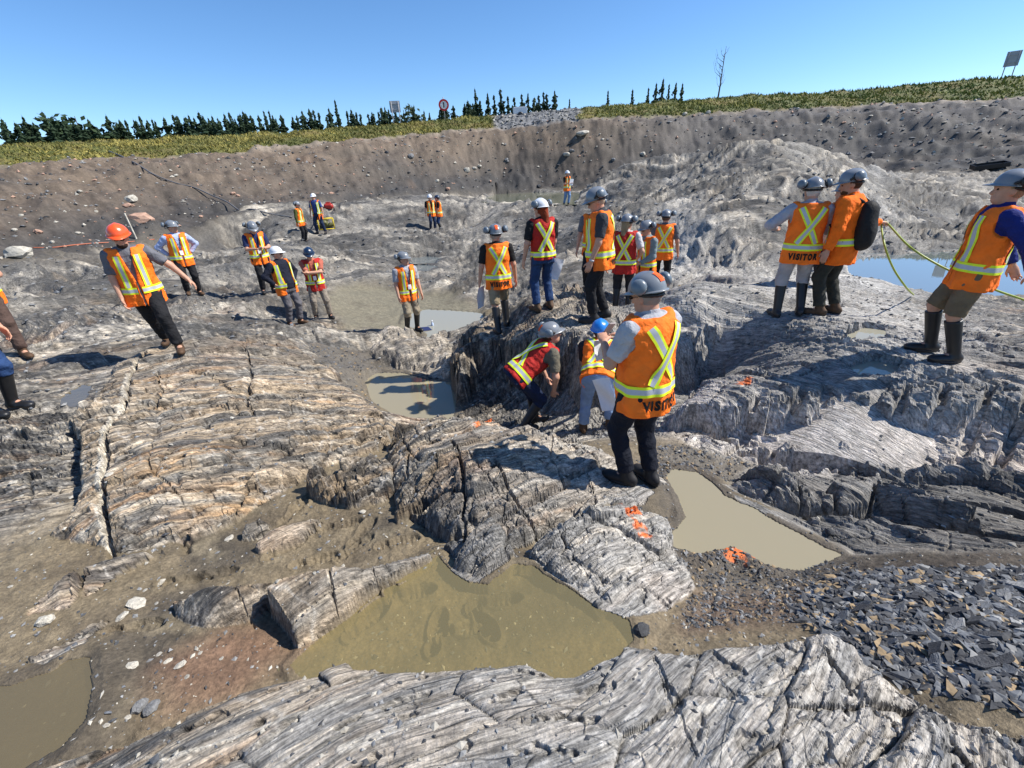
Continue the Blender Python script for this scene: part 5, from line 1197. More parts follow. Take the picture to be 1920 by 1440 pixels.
# ================================================================== SKYLINE
rng = random.Random(5)
M['needles'] = simple('dark_needles', (.022, .042, .018), rough=.8, var=.45, scale=.9)
M['leaves'] = simple('dark_leaves', (.022, .042, .014), rough=.8, var=.45, scale=.9)
M['bark'] = simple('grey_bark', (.07, .058, .048), rough=.9, var=.3, scale=12)
def tube(pts, r0, r1=None, seg=6, closed=True):
    P = [Vector(p) for p in pts]; r1 = r0 if r1 is None else r1; V, F = [], []; n = len(P)
    for i, p in enumerate(P):
        t = (P[min(i + 1, n - 1)] - P[max(i - 1, 0)]).normalized(); a = t.cross(Vector((.31, .2, .93))).normalized(); b = t.cross(a); r = r0 + (r1 - r0) * i / max(n - 1, 1)
        for k in range(seg):
            an = 2 * math.pi * k / seg; V.append(p + a * math.cos(an) * r + b * math.sin(an) * r)
    for i in range(n - 1):
        for k in range(seg): F.append((i * seg + k, i * seg + (k + 1) % seg, (i + 1) * seg + (k + 1) % seg, (i + 1) * seg + k))
    F.append(tuple(range(seg - 1, -1, -1))); F.append(tuple((n - 1) * seg + k for k in range(seg)))
    return V, F
def spruce_mesh(rs, slim, gap):
    V, F = [], []
    lob = [rs.uniform(.6, 1.25) for _ in range(9)]
    for t in range(260):
        z = .06 + .92 * rs.random() ** .9; env = slim * (1 - z) ** .85 * (.72 + .38 * math.sin(z * 38 + slim * 50)) + .010
        if rs.random() < gap: env *= .35
        a = rs.uniform(0, 6.283); L = env * rs.uniform(.35, 1.2) * lob[int(a / .7) % 9]; dz = -(.02 + .25 * L) * rs.uniform(.3, 1.3); w = .012 + L * .20
        ca, sa = math.cos(a), math.sin(a); o = len(V); r0 = L * .15
        V += [(ca * r0, sa * r0, z + .015), (ca * L * .6 - sa * w, sa * L * .6 + ca * w, z + dz * .35), (ca * L, sa * L, z + dz + .012), (ca * L * .6 + sa * w, sa * L * .6 - ca * w, z + dz * .35), (ca * L * .55, sa * L * .55, z + dz - .022)]
        F += [(o, o + 1, o + 2), (o, o + 2, o + 3), (o + 1, o + 4, o + 2), (o + 3, o + 2, o + 4)]
    for k in range(3): V.append((.006 * math.cos(k * 2.1), .006 * math.sin(k * 2.1), .93))
    V.append((0, 0, 1.02)); o = len(V) - 4; F += [(o, o + 1, o + 3), (o + 1, o + 2, o + 3), (o + 2, o, o + 3)]
    return mesh_py('crown', V, F)
def broad_mesh(rs):
    V, F = [], []
    cl = [(rs.uniform(-.28, .28), rs.uniform(-.28, .28), rs.uniform(.38, .85), rs.uniform(.10, .20)) for _ in range(16)]
    for cx_, cy_, cz_, cr in cl:
        for _ in range(46):
            v = Vector((rs.gauss(0, 1), rs.gauss(0, 1), rs.gauss(0, 1))).normalized() * cr * rs.uniform(.5, 1.1); p = Vector((cx_, cy_, cz_)) + v
            a = Vector((rs.gauss(0, 1), rs.gauss(0, 1), rs.gauss(0, 1))).normalized() * .045; b = a.orthogonal().normalized() * .03; o = len(V); V += [p + a, p + b, p - a, p - b]; F += [(o, o + 1, o + 2), (o, o + 2, o + 3)]
    return mesh_py('crown', V, F)
def trunk_mesh():
    V, F = tube([(0, 0, -.05), (.004, 0, .3), (0, .004, .7), (0, 0, .98)], .016, .003, 6); return mesh_py('trunk', V, F, True)
tr_me = trunk_mesh(); tr_me.materials.append(M['bark'])
SPR = [spruce_mesh(random.Random(i), s_, g_) for i, (s_, g_) in enumerate(((.44, .05), (.38, .1), (.52, .05), (.32, .15), (.25, .3), (.15, .4)))]
BRD = [broad_mesh(random.Random(30 + i)) for i in range(2)]
for m_ in SPR: m_.materials.append(M['needles'])
for m_ in BRD: m_.materials.append(M['leaves'])
TREES = [(3,225,0),(42,220,1),(60,236,0),(80,213,2),(100,240,0),(118,236,1),(140,219,6),(165,225,2),(182,240,1),(199,218,1),(215,238,3),(228,240,4),(255,228,0),(275,235,3),(285,226,5),(307,222,2),(322,234,3),(336,226,1),(345,222,1),(353,217,1),(363,222,1),(372,212,0),(380,218,1),(390,222,1),(400,226,1),(412,228,3),(424,230,3),(440,224,4),(455,230,3),(468,236,3),
 (494,210,5),(504,210,5),(517,224,4),(530,222,5),(548,220,1),(556,218,0),(565,218,3),(583,216,3),(597,213,3),(612,220,3),(628,190,5),(636,222,3),(650,210,3),(662,216,4),(675,215,3),(690,215,3),(700,214,3),(709,211,3),(714,204,3),(728,206,1),(742,212,3),(757,213,3),(771,198,7),(795,209,4),(805,212,4),(824,207,4),(871,199,4),(880,196,3),(890,168,4),(900,190,3),(914,176,4),(926,180,3),(938,169,3),(952,182,3),(964,184,3),(978,178,3),(990,176,4),(1000,188,3),(1010,180,3),(1019,174,3),(1025,178,3),(1040,171,1),(1068,187,5),(1140,172,5),(1186,170,5),(1216,167,5),(1231,158,4),(1244,150,4),(1255,160,5),(1268,157,4),(1280,158,4)]
for _k in range(86):         # lower trees that close the line between the tall ones
    px = rng.choice((rng.uniform(0, 470), rng.uniform(0, 470), rng.uniform(0, 470), rng.uniform(470, 860), rng.uniform(865, 1050))); TREES.append((px, 240 - px * .047 + rng.uniform(-9, 5), rng.choice((0, 1, 1, 3, 3))))
TREES.sort(); NTH = {}
def nth(n): return '%d%s' % (n, 'th' if 10 < n % 100 < 14 else {1: 'st', 2: 'nd', 3: 'rd'}.get(n % 10, 'th'))
for i, (px, ty, kd) in enumerate(TREES):
    D_ = (74 if px < 1100 else 88) + rng.uniform(-5, 9); tip = atd(px, ty, D_); bz = hgt(tip[0], tip[1]) - .1; hh = (tip[2] - bz) * 1.03
    e = bpy.data.objects.new('spruce_tree' if kd < 6 else 'broadleaf_tree', None); COL.objects.link(e); e.location = (tip[0], tip[1], bz)
    wsc = {6: 1.25, 7: .85}.get(kd, 1.0) * hh
    e.scale = (wsc * rng.uniform(.85, 1.15), wsc * rng.uniform(.85, 1.15), hh); e.rotation_euler = (0, 0, rng.uniform(0, 6.28))
    side = 'at the left skyline' if px < 470 else 'left of the round sign' if px < 850 else 'behind the gravel ramp' if px < 1100 else 'beside the bare tree'
    if kd >= 6: tag(e, 'broad rounded dark tree on the skyline ' + ('near the left edge' if kd == 6 else 'right of the sign panel'), 'tree', 'trees on the skyline')
    else:
        lb = ('thin ragged' if kd >= 4 else 'dark pointed') + ' spruce ' + side; NTH[lb] = NTH.get(lb, 0) + 1
        tag(e, lb + ', ' + nth(NTH[lb]) + ' from the left', 'tree', 'trees on the skyline')
    c = link('crown', SPR[kd] if kd < 6 else BRD[kd - 6], None, e); t_ = link('trunk', tr_me, None, e)
# bare tree
bt = atd(1347, 174, 64); bt[2] = hgt(bt[0], bt[1]); tp = atd(1362, 86, 64)
e = bpy.data.objects.new('bare_tree', None); COL.objects.link(e); e.location = tuple(bt); hh = tp[2] - bt[2]; tag(e, 'leafless dead tree standing alone on the grassy rim', 'tree')
V, F = tube([(0, 0, -.3), (.02 * hh, 0, .3 * hh), (.03 * hh, .01, .6 * hh), (.05 * hh, 0, hh)], .10, .015, 7); link('trunk', mesh_py('trunk', V, F, True), M['bark'], e)
for k in range(15):
    z = hh * (.18 + .72 * k / 15); a = rng.uniform(0, 6.28); L = hh * rng.uniform(.16, .42) * (1.1 - z / hh * .6); x0 = .03 * hh * min(1, z / (.6 * hh))
    p0 = Vector((x0, 0, z)); p1 = p0 + Vector((math.cos(a) * L * .45, math.sin(a) * L * .45, L * .35)); p2 = p1 + Vector((math.cos(a) * L * .2, math.sin(a) * L * .2, L * .6))
    V, F = tube([p0, (p0 + p1) / 2 + Vector((0, 0, -.03)), p1, p2], .03, .006, 5)
    for q in range(2):
        b0 = p1 + (p2 - p1) * rng.uniform(.1, .6); v, f = tube([b0, b0 + Vector((rng.uniform(-.3, .3), rng.uniform(-.3, .3), .25)) * L * .5], .012, .004, 4); o_ = len(V); V += v; F += [tuple(i + o_ for i in g) for g in f]
    link('branch', mesh_py('branch', V, F, True), M['bark'], e)
# signs
M['alu'] = simple('sign_back_aluminium', (.34, .35, .38), rough=.55, var=.08, scale=2, metal=.2); M['post'] = simple('galvanised_post', (.30, .30, .31), rough=.6)
def panel_sign(x0, x1, y0, y1, xb0, xb1, yb, D_, label):
    a, b = atd((x0 + x1) / 2, y0, D_), atd((x0 + x1) / 2, y1, D_); w = abs(atd(x1, y0, D_)[0] - atd(x0, y0, D_)[0]) * 1.05; hgt_ = a[2] - b[2]; c = (a + b) / 2
    e = bpy.data.objects.new('sign', None); COL.objects.link(e); e.location = (c[0], c[1], b[2]); e.rotation_euler = (0, 0, math.atan2(-c[0], c[1])); tag(e, label, 'sign')
    bm = bmesh.new(); bmesh.ops.create_cube(bm, size=1); bmesh.ops.scale(bm, vec=(w, .03, hgt_), verts=bm.verts); bmesh.ops.translate(bm, vec=(0, 0, hgt_ / 2), verts=bm.verts); me = bpy.data.meshes.new('panel'); bm.to_mesh(me); bm.free(); link('panel', me, M['alu'], e)
    g = hgt(c[0], c[1])
    for s in (-1, 1):
        V, F = tube([(s * w * .34, -.05, g - b[2] - .4), (s * w * .34, -.05, hgt_ * .95)], .045, .045, 8); link('post', mesh_py('post', V, F, True), M['post'], e)
    for z in (.25, .75):
        bm = bmesh.new(); bmesh.ops.create_cube(bm, size=1); bmesh.ops.scale(bm, vec=(w * .96, .05, .06), verts=bm.verts); bmesh.ops.translate(bm, vec=(0, -.035, hgt_ * z), verts=bm.verts); me = bpy.data.meshes.new('rail'); bm.to_mesh(me); bm.free(); link('rail', me, M['alu'], e)
panel_sign(731, 750, 189, 211, 735, 748, 222, 55, 'grey sign panel on two posts seen from behind, among the skyline spruces')
panel_sign(1881, 1917, 96, 124, 1874, 1895, 142, 73, 'grey sign panel on two posts seen from behind, at the right end of the rim')
c = atd(832, 197, 54); e = bpy.data.objects.new('round_sign', None); COL.objects.link(e); e.location = tuple(c); e.rotation_euler = (0, 0, math.atan2(-c[0], c[1])); tag(e, 'round white sign with a red ring and a dark bar on a single post', 'sign')
def disc(r, y, seg=28, r0=0):
    V, F = [], []
    for k in range(seg):
        a = 2 * math.pi * k / seg
        for rr_ in (r0, r):
            for yy in (y, y + .02): V.append((rr_ * math.cos(a), yy, rr_ * math.sin(a)))
    for k in range(seg):
        i, j = k * 4, ((k + 1) % seg) * 4; F += [(i, j, j + 2, i + 2), (i + 1, i + 3, j + 3, j + 1), (i + 2, j + 2, j + 3, i + 3)]
    return V, F
rs_ = .52; V, F = disc(rs_ * .74, -.06); link('face', mesh_py('face', V, F), simple('sign_white', (.75, .75, .75)), e)
V, F = disc(rs_, -.075, r0=rs_ * .68); link('ring', mesh_py('ring', V, F), simple('sign_red', (.50, .02, .02)), e)
bm = bmesh.new(); bmesh.ops.create_cube(bm, size=1); bmesh.ops.scale(bm, vec=(.11, .02, rs_ * .95), verts=bm.verts); bmesh.ops.translate(bm, vec=(0, -.085, 0), verts=bm.verts); me = bpy.data.meshes.new('bar'); bm.to_mesh(me); bm.free(); link('bar', me, M['black'], e)
V, F = tube([(0, 0, hgt(c[0], c[1]) - c[2] - .3), (0, 0, .7)], .04, .04, 8); link('post', mesh_py('post', V, F, True), M['post'], e)
c = atd(975, 208, 57); e = tag(link('box_trailer', None), 'small white box trailer beyond the gravel ramp', 'trailer'); e.location = (c[0], c[1], hgt(c[0], c[1]) + .3)
for nm_, sz, z, m_ in (('box', (1.5, 1.0, .7), c[2] - e.location.z, simple('trailer_white', (.7, .71, .72))),):
    bm = bmesh.new(); bmesh.ops.create_cube(bm, size=1); bmesh.ops.scale(bm, vec=sz, verts=bm.verts); bmesh.ops.bevel(bm, geom=bm.edges, offset=.06, segments=2, affect='EDGES'); bmesh.ops.translate(bm, vec=(0, 0, z), verts=bm.verts); me = bpy.data.meshes.new(nm_); bm.to_mesh(me); bm.free(); link(nm_, me, m_, e)
for s in (-1, 1):
    V, F = lathe_cup(None, ((-.1, .2), (-.08, .3), (.08, .3), (.1, .2))); link('wheel', mesh_py('wheel', xf(V, rotz(math.pi / 2), (0, s * .75, c[2] - e.location.z - .45)), F, True), M['black'], e)
# grass on the rim: tufts of blades
mg, n_, b_ = new_mat('rim_grass'); a_ = nd(n_, 'ShaderNodeAttribute', attribute_name='col'); n_.links.new(a_.outputs['Color'], b_.inputs['Base Color']); b_.inputs['Roughness'].default_value = .8
gi = np.argwhere((GRASSM > .55) & (t2 < 1.35) & (CD < 82)); rs = np.random.RandomState(3)
NB = 85000; sel = gi[rs.randint(0, len(gi), NB)]; bx_ = GX[sel[:, 0], sel[:, 1]] + rs.normal(0, .12, NB); by_ = GY[sel[:, 0], sel[:, 1]] + rs.normal(0, .12, NB); bz_ = H[sel[:, 0], sel[:, 1]] - .06
tall_ = (.09 + .15 * rs.rand(NB)) * (.75 + .7 * np.clip(pn1(bx_.astype(np.float32) * .35, by_.astype(np.float32) * .35, 501) + .3, 0, 1)); an = rs.rand(NB) * 6.283; ln = rs.normal(0, .14, (NB, 2)) + [-.05, 0]; wd_ = (.035 + .05 * rs.rand(NB)) * CD[sel[:, 0], sel[:, 1]] / 45; tall_ = tall_ * (CD[sel[:, 0], sel[:, 1]] / 45) ** .8
V = np.empty((NB, 3, 3), np.float32); V[:, 0] = np.stack([bx_ - np.cos(an) * wd_, by_ - np.sin(an) * wd_, bz_], 1); V[:, 1] = np.stack([bx_ + np.cos(an) * wd_, by_ + np.sin(an) * wd_, bz_], 1); V[:, 2] = np.stack([bx_ + ln[:, 0], by_ + ln[:, 1], bz_ + tall_], 1)
tone = np.clip(.5 + 1.1 * pn1(bx_.astype(np.float32) * .22, by_.astype(np.float32) * .22, 503) + rs.normal(0, .22, NB), 0, 1)[:, None]
azb = np.arctan2(bx_, by_)[:, None]; dry = np.clip(.75 - azb * .9, 0, 1)
gc = np.array([.075, .115, .018]) * (1 - tone) + np.array([.175, .180, .030]) * tone; gc = gc * (1 - .45 * dry) + np.array([.24, .17, .05]) * .45 * dry * (.6 + .8 * tone); gc = gc * rs.uniform(.8, 1.5, (NB, 1))
me = mesh_np('grass', V.reshape(-1, 3), np.arange(NB * 3).reshape(-1, 3), False); at2 = me.attributes.new('col', 'FLOAT_COLOR', 'POINT'); at2.data.foreach_set('color', np.concatenate([np.repeat(gc, 3, 0), np.ones((NB * 3, 1))], 1).astype(np.float32).ravel())
tag(link('grass', me, mg), 'yellow green grass growing along the rim of the pit', 'grass', kind='stuff')

# ================================================================== STONES
def stone_mesh(seed, flat=.7, n=1, name='stone'):
    rs = random.Random(seed); bm = bmesh.new(); bmesh.ops.create_icosphere(bm, subdivisions=n, radius=.5)
    for v in bm.verts:
        k = 1 + rs.uniform(-.22, .18); v.co = Vector((v.co.x * k, v.co.y * k * .8, v.co.z * k * flat))
    me = bpy.data.meshes.new(name); bm.to_mesh(me); bm.free(); return me
def flake_mesh(seed, name='slate_fragment'):
    rs = random.Random(seed); n = rs.randint(4, 6); a = sorted(rs.uniform(0, 6.28) for _ in range(n)); a = [6.283 * (k + rs.uniform(-.28, .28)) / n for k in range(n)]
    ex = rs.uniform(.55, 1); P = [(math.cos(t) * .5 * rs.uniform(.8, 1.1), math.sin(t) * .5 * ex * rs.uniform(.7, 1.1)) for t in a]; th = rs.uniform(.09, .2)
    V = [(x, y, -th / 2 + rs.uniform(-.02, .02)) for x, y in P] + [(x * rs.uniform(.86, .98), y * rs.uniform(.86, .98), th / 2 + rs.uniform(-.03, .03)) for x, y in P]
    F = [tuple(range(n - 1, -1, -1)), tuple(range(n, 2 * n))] + [(k, (k + 1) % n, n + (k + 1) % n, n + k) for k in range(n)]
    return mesh_py(name, V, F)
def rockmat(name, col, var=.3): return simple(name, col, rough=.8, var=var, scale=6, bump=.5, bscale=18)
RM = {'pale': rockmat('stone_pale', (.42, .39, .33)), 'pink': rockmat('stone_pink', (.40, .25, .18)), 'grey': rockmat('stone_grey', (.20, .20, .20)), 'dark': rockmat('stone_dark', (.06, .062, .066)), 'white': rockmat('stone_white', (.52, .48, .40))}
SM = {k: [stone_mesh(i * 7 + len(k), .55 + .1 * (i % 3), 2) for i in range(3)] for k in RM}
for k in SM:
    for m_ in SM[k]: m_.materials.append(RM[k])
def near_name(px, py, marks): return min(marks, key=lambda m: (m[0] - px) ** 2 + ((m[1] - py) * 1.4) ** 2)[2]
MUDM = [(560, 1130, 'beside the banded wedge'), (90, 1330, 'beside the murky corner pool'), (110, 1130, 'below the split slab'), (330, 1010, 'along the lower edge of the broad slab'), (330, 1320, 'at the rim of the striped near slab'), (680, 985, 'among the boot prints'), (30, 940, 'at the left edge'), (260, 1140, 'in the open mud between split slab and wedge'), (340, 1240, 'on the reddish soil')]
SLPM = [(250, 400, 'near the pinkish boulder'), (60, 430, 'near the left edge'), (400, 360, 'beside the grey hose'), (880, 320, 'above the far pool, on its left'), (1060, 290, 'above the far pool, on its right'), (1120, 260, 'below the gravel ramp'), (1300, 220, 'just under the grass beside the bare tree'), (1600, 260, 'above the pale whaleback'), (700, 310, 'above the pair on the dark rock'), (560, 310, 'above the two men by the pump'), (150, 350, 'halfway up on the left')]
def boulder(px, py, wpx, kind, label, hr=1.0, rz=None, group=None, nm='boulder'):
    p = hit(px, py)
    if p is None: return
    d_ = math.hypot(p[0], p[1]) / math.cos(math.atan((px - 960) / FPX)) ; w = wpx * math.sqrt(p[0] ** 2 + p[1] ** 2 + (p[2] - CAM_Z) ** 2) / FPX / math.sqrt(1 + ((px - 960) / FPX) ** 2 + ((py - 720) / FPX) ** 2)
    o = link(nm, SM[kind][int(px + py) % 3]); o.scale = (w, w, w * hr); o.rotation_euler = (rng.uniform(-.2, .2), rng.uniform(-.2, .2), rng.uniform(0, 6.28) if rz is None else rz); o.location = (p[0], p[1], p[2] + w * .10 * hr); tag(o, label, 'boulder' if wpx > 24 else 'stone', group); return o
boulder(263, 414, 46, 'pink', 'large pinkish boulder at the foot of the slope behind the orange helmet', .7, 0); boulder(36, 478, 46, 'pale', 'pale wedge shaped boulder at the foot of the slope near the left edge', .8, 0)
boulder(1092, 252, 30, 'pale', 'flat pale boulder high on the slope below the gravel ramp', .6); boulder(1062, 291, 14, 'pale', 'larger of two pale round boulders on the middle of the slope'); boulder(1072, 284, 11, 'grey', 'smaller grey boulder of a pair on the middle of the slope')
G = 'pale stones on the pit slope'
for px, py, w, k in ((247,375,22,'pale'),(240,388,16,'pink'),(437,364,11,'pink'),(446,368,9,'pink'),(875,320,14,'pale'),(889,317,11,'pale'),(899,313,10,'pale'),(770,294,12,'grey'),(725,287,9,'dark'),(27,432,11,'pale'),(72,436,14,'pink'),(147,438,10,'pale'),(377,407,8,'pink'),(840,355,9,'pink'),(1150,300,9,'grey'),(1205,290,12,'pale'),(1328,212,10,'pale'),(1284,215,9,'pale'),(1595,260,9,'pale'),(690,330,8,'pale'),(560,300,8,'grey'),(330,330,9,'pale'),(150,360,10,'pale'),(40,405,9,'pale'),(98,455,9,'pale'),(1010,350,10,'dark'),(950,300,8,'grey'),(1130,262,7,'pale'),(820,340,8,'pale')):
    boulder(px, py, w, k, '%s %s stone in the slope %s' % ('larger' if w > 11 else 'medium' if w > 8 else 'small', {'pale': 'pale', 'pink': 'pinkish', 'grey': 'grey', 'dark': 'dark'}[k], near_name(px, py, SLPM)), group=G, nm='stone')
boulder(84, 1166, 30, 'white', 'squared white stone block in the mud below the split slab', .9, .3); boulder(262, 1327, 30, 'grey', 'rounded grey stone at the rim of the striped slab, left of a pair', .9); boulder(286, 1328, 32, 'grey', 'rounded grey stone at the rim of the striped slab, right of a pair', .8)
boulder(1203, 1183, 34, 'dark', 'dark rounded stone at the tip of the olive pool', .8); boulder(525, 627, 13, 'white', 'small white stone beside the brown shoes of the man in the white helmet'); boulder(1556, 1000, 18, 'dark', 'dark stone at the edge of the tan pool below the ledge', 1.2)
G = 'pale stones lying in the mud'
for px, py, w in ((303,1090,18),(272,1107,9),(257,1133,36),(228,1157,24),(293,1132,9),(337,1248,22),(247,1248,22),(298,1227,12),(315,1240,14),(205,890,18),(430,1010,20),(410,985,10),(680,960,14),(520,1090,9),(240,1345,14),(200,1360,12),(60,1000,12),(40,930,9),(25,905,14),(155,870,10),(590,1075,8),(150,1195,9),(375,1225,10),(350,1270,12),(415,1235,9),(20,1100,10)):
    boulder(px, py, w, 'white' if w > 12 else 'pale', '%s pale stone lying loose %s' % ('large flat' if w > 20 else 'medium' if w > 12 else 'small', near_name(px, py, MUDM)), .45, group=G, nm='stone')
# slate rubble at the lower right: the largest as things, the rest as one mass
M['slate_a'] = rockmat('slate_blue_grey', (.13, .138, .15), .35); M['slate_b'] = rockmat('slate_dark', (.065, .067, .072), .3); M['slate_c'] = rockmat('slate_pale', (.26, .26, .255), .3); M['slate_d'] = rockmat('slate_tan', (.30, .22, .13), .3)
FLK = []
for i in range(14):
    f_ = flake_mesh(100 + i); f_.materials.append(M['slate_' + 'aaabbbaccbabab'[i]]); FLK.append(f_)
poly = np.array([at(px, py, -.5)[:2] for px, py in ((1545,1095),(1600,1045),(1700,1045),(1800,1070),(1930,1085),(2050,1150),(2080,1430),(1930,1400),(1800,1350),(1690,1298),(1630,1235),(1590,1190),(1560,1160))])
def inpoly(x, y): return float(poly_sd(poly, np.array([[x]], np.float32), np.array([[y]], np.float32))[0, 0])
nf = 0; lo_, hi_ = poly.min(0), poly.max(0); big = []
while nf < 290:
    x, y = rng.uniform(lo_[0], hi_[0]), rng.uniform(lo_[1], hi_[1]); sd_ = inpoly(x, y)
    if sd_ < rng.uniform(-.05, .06): continue
    sz = rng.uniform(.030, .075) * (1.9 if rng.random() < .12 else 1); nn = gnormal(x, y, .1)
    fi = rng.randrange(14); tone = {'a': 'blue grey', 'b': 'dark', 'c': 'pale'}['aaabbbaccbabab'[fi]]; o = link('slate_fragment', FLK[fi]); spot = min(((1560, 1090, 'by the tip of the tan pool'), (1640, 1210, 'against the striped near slab'), (1750, 1120, 'in the middle of the rubble'), (1800, 1290, 'on the lower flank of the rubble'), (1900, 1130, 'below the dark ledges'), (1930, 1300, 'at the right edge of the rubble')), key=lambda m: float(np.hypot(*(at(m[0], m[1], -.5)[:2] - np.array([x, y])))))[2]; o.scale = (sz * rng.uniform(.9, 1.6), sz * rng.uniform(.7, 1), sz * rng.uniform(.7, 1.3))
    q = Vector((nn.x + rng.uniform(-.3, .3) - .25, nn.y + rng.uniform(-.3, .3) - .15, nn.z)).to_track_quat('Z', 'Y'); o.rotation_mode = 'QUATERNION'; o.rotation_quaternion = q @ Matrix.Rotation(rng.gauss(-.9, .5), 3, 'Z').to_quaternion()
    o.location = (x, y, hgt(x, y) + sz * rng.uniform(.05, .35)); tag(o, '%s %s slate fragment %s' % ('large' if sz > .085 else 'medium' if sz > .05 else 'small', tone, spot), 'slate fragment', 'slate rubble'); nf += 1
def scatter(name, n, pick, size, mats, label, cat, seed, flat=.6, hmul=.15):
    """many small stones as one mesh"""
    rs = np.random.RandomState(seed); bv = np.array([(1, 0, 0), (-1, 0, 0), (0, 1, 0), (0, -1, 0), (0, 0, 1), (0, 0, -1)], float); bf = np.array([(0, 2, 4), (2, 1, 4), (1, 3, 4), (3, 0, 4), (2, 0, 5), (1, 2, 5), (3, 1, 5), (0, 3, 5)])
    XY = pick(n, rs); n = len(XY); sz = size(n, rs, XY); an = rs.rand(n) * 6.283; V = bv[None] * rs.uniform(.55, 1.25, (n, 6, 1)); V = V * np.stack([sz * rs.uniform(.7, 1.5, n), sz * rs.uniform(.6, 1, n), sz * flat * rs.uniform(.5, 1.2, n)], 1)[:, None, :]
    tx = rs.normal(0, .35, n); V = np.stack([V[:, :, 0], V[:, :, 1] * np.cos(tx)[:, None] - V[:, :, 2] * np.sin(tx)[:, None], V[:, :, 1] * np.sin(tx)[:, None] + V[:, :, 2] * np.cos(tx)[:, None]], 2)
    c, s = np.cos(an)[:, None], np.sin(an)[:, None]; X = V[:, :, 0] * c - V[:, :, 1] * s; Y = V[:, :, 0] * s + V[:, :, 1] * c
    Z = XY[:, 2] + sz * hmul; V = np.stack([X + XY[:, :1], Y + XY[:, 1:2], V[:, :, 2] + Z[:, None]], 2)
    F = (bf[None] + (np.arange(n) * 6)[:, None, None]).reshape(-1, 3); me = mesh_np(name, V.reshape(-1, 3), F, False, np.repeat(rs.randint(0, len(mats), n), 8))
    return tag(link(name, me, mats), label, cat, kind='stuff')
def pick_mask(Mk, jit):
    idx_ = np.argwhere(Mk)
    def pk(n, rs):
        s = idx_[rs.randint(0, len(idx_), n)]; w = np.zeros((n, 3)); r_ = jit * CD[s[:, 0], s[:, 1]]
        w[:, 0] = GX[s[:, 0], s[:, 1]]; w[:, 1] = GY[s[:, 0], s[:, 1]]; w[:, 2] = H[s[:, 0], s[:, 1]]; return w
    return pk
rub = np.zeros((NR, NC), bool); b = box_of(poly, .2); rub[b] = (poly_sd(poly, GX[b], GY[b]) > -.10) & (SLABID[b] != 10)
scatter('slate_rubble', 13000, pick_mask(rub, 0), lambda n, rs, w: .004 + .036 * rs.rand(n) ** 3.5, [M['slate_a'], M['slate_b'], M['slate_b'], M['slate_a'], M['slate_b'], M['slate_c'], M['slate_a'], M['slate_b'], M['slate_d']], 'small slate chips filling the rubble', 'rubble', 11, .35)
sml = [RM['grey'], RM['pale'], RM['dark'], M['slate_a'], M['slate_c']]
flr = (H > np.float32(-9)); nearmud = (MUD > .5) & (ROCK < .4) & (wal < .3) & (GRASSM < .1) & (CD < 5.5)
scatter('gravel', 5200, pick_mask(nearmud, 0), lambda n, rs, w: (.0035 + .010 * rs.rand(n) ** 3) * (1 + .15 * np.hypot(w[:, 0], w[:, 1])), sml, 'fine gravel scattered over the mud', 'gravel', 12)
gul = (GULLY > .35) & (ROCK < .5) & (CD < 13)
scatter('gravel', 5200, pick_mask(gul, 0), lambda n, rs, w: (.003 + .012 * rs.rand(n) ** 3) * (1 + .2 * np.hypot(w[:, 0], w[:, 1])), [RM['grey'], RM['dark'], RM['dark'], M['slate_b'], M['slate_a'], M['slate_d']], 'grey gravel in the gully and round the tan pool', 'gravel', 13)
chip = (ROCK > .6) & (CD < 8)
scatter('rock_chips', 3600, pick_mask(chip, 0), lambda n, rs, w: (.003 + .010 * rs.rand(n) ** 2) * (1 + .25 * np.hypot(w[:, 0], w[:, 1])), [M['slate_a'], M['slate_b'], M['slate_c'], RM['pale']], 'loose chips lying on the bedrock', 'gravel', 14, .5)
debris = (ROCK > .5) & (CD > 7) & (CD < 26) & (SLABID == 0)
scatter('rock_debris', 9000, pick_mask(debris, 0), lambda n, rs, w: (.006 + .020 * rs.rand(n) ** 3) * np.hypot(w[:, 0], w[:, 1]) / 5, [M['slate_a'], M['slate_b'], M['slate_b'], RM['grey'], M['slate_c']], 'broken rock lying over the far floor of the pit', 'gravel', 17, .55)
wl = (wal > .6) & (tt < 1.02) & (CD < 72)
scatter('pebbles', 6500, pick_mask(wl, 0), lambda n, rs, w: (.03 + .14 * rs.rand(n) ** 3) * np.hypot(w[:, 0], w[:, 1]) / 42, [RM['grey'], RM['grey'], RM['pale'], RM['pink'], RM['dark'], RM['dark']], 'stones embedded in the soil of the pit slope', 'gravel', 15, .8)
scatter('gravel', 2600, pick_mask(RAMP > .5, 0) if (RAMP > .5).any() else pick_mask(wl, 0), lambda n, rs, w: .06 + .14 * rs.rand(n) ** 2, [RM['grey'], RM['grey'], RM['dark'], RM['pale']], 'crushed grey rock of the ramp', 'gravel', 16, .8)
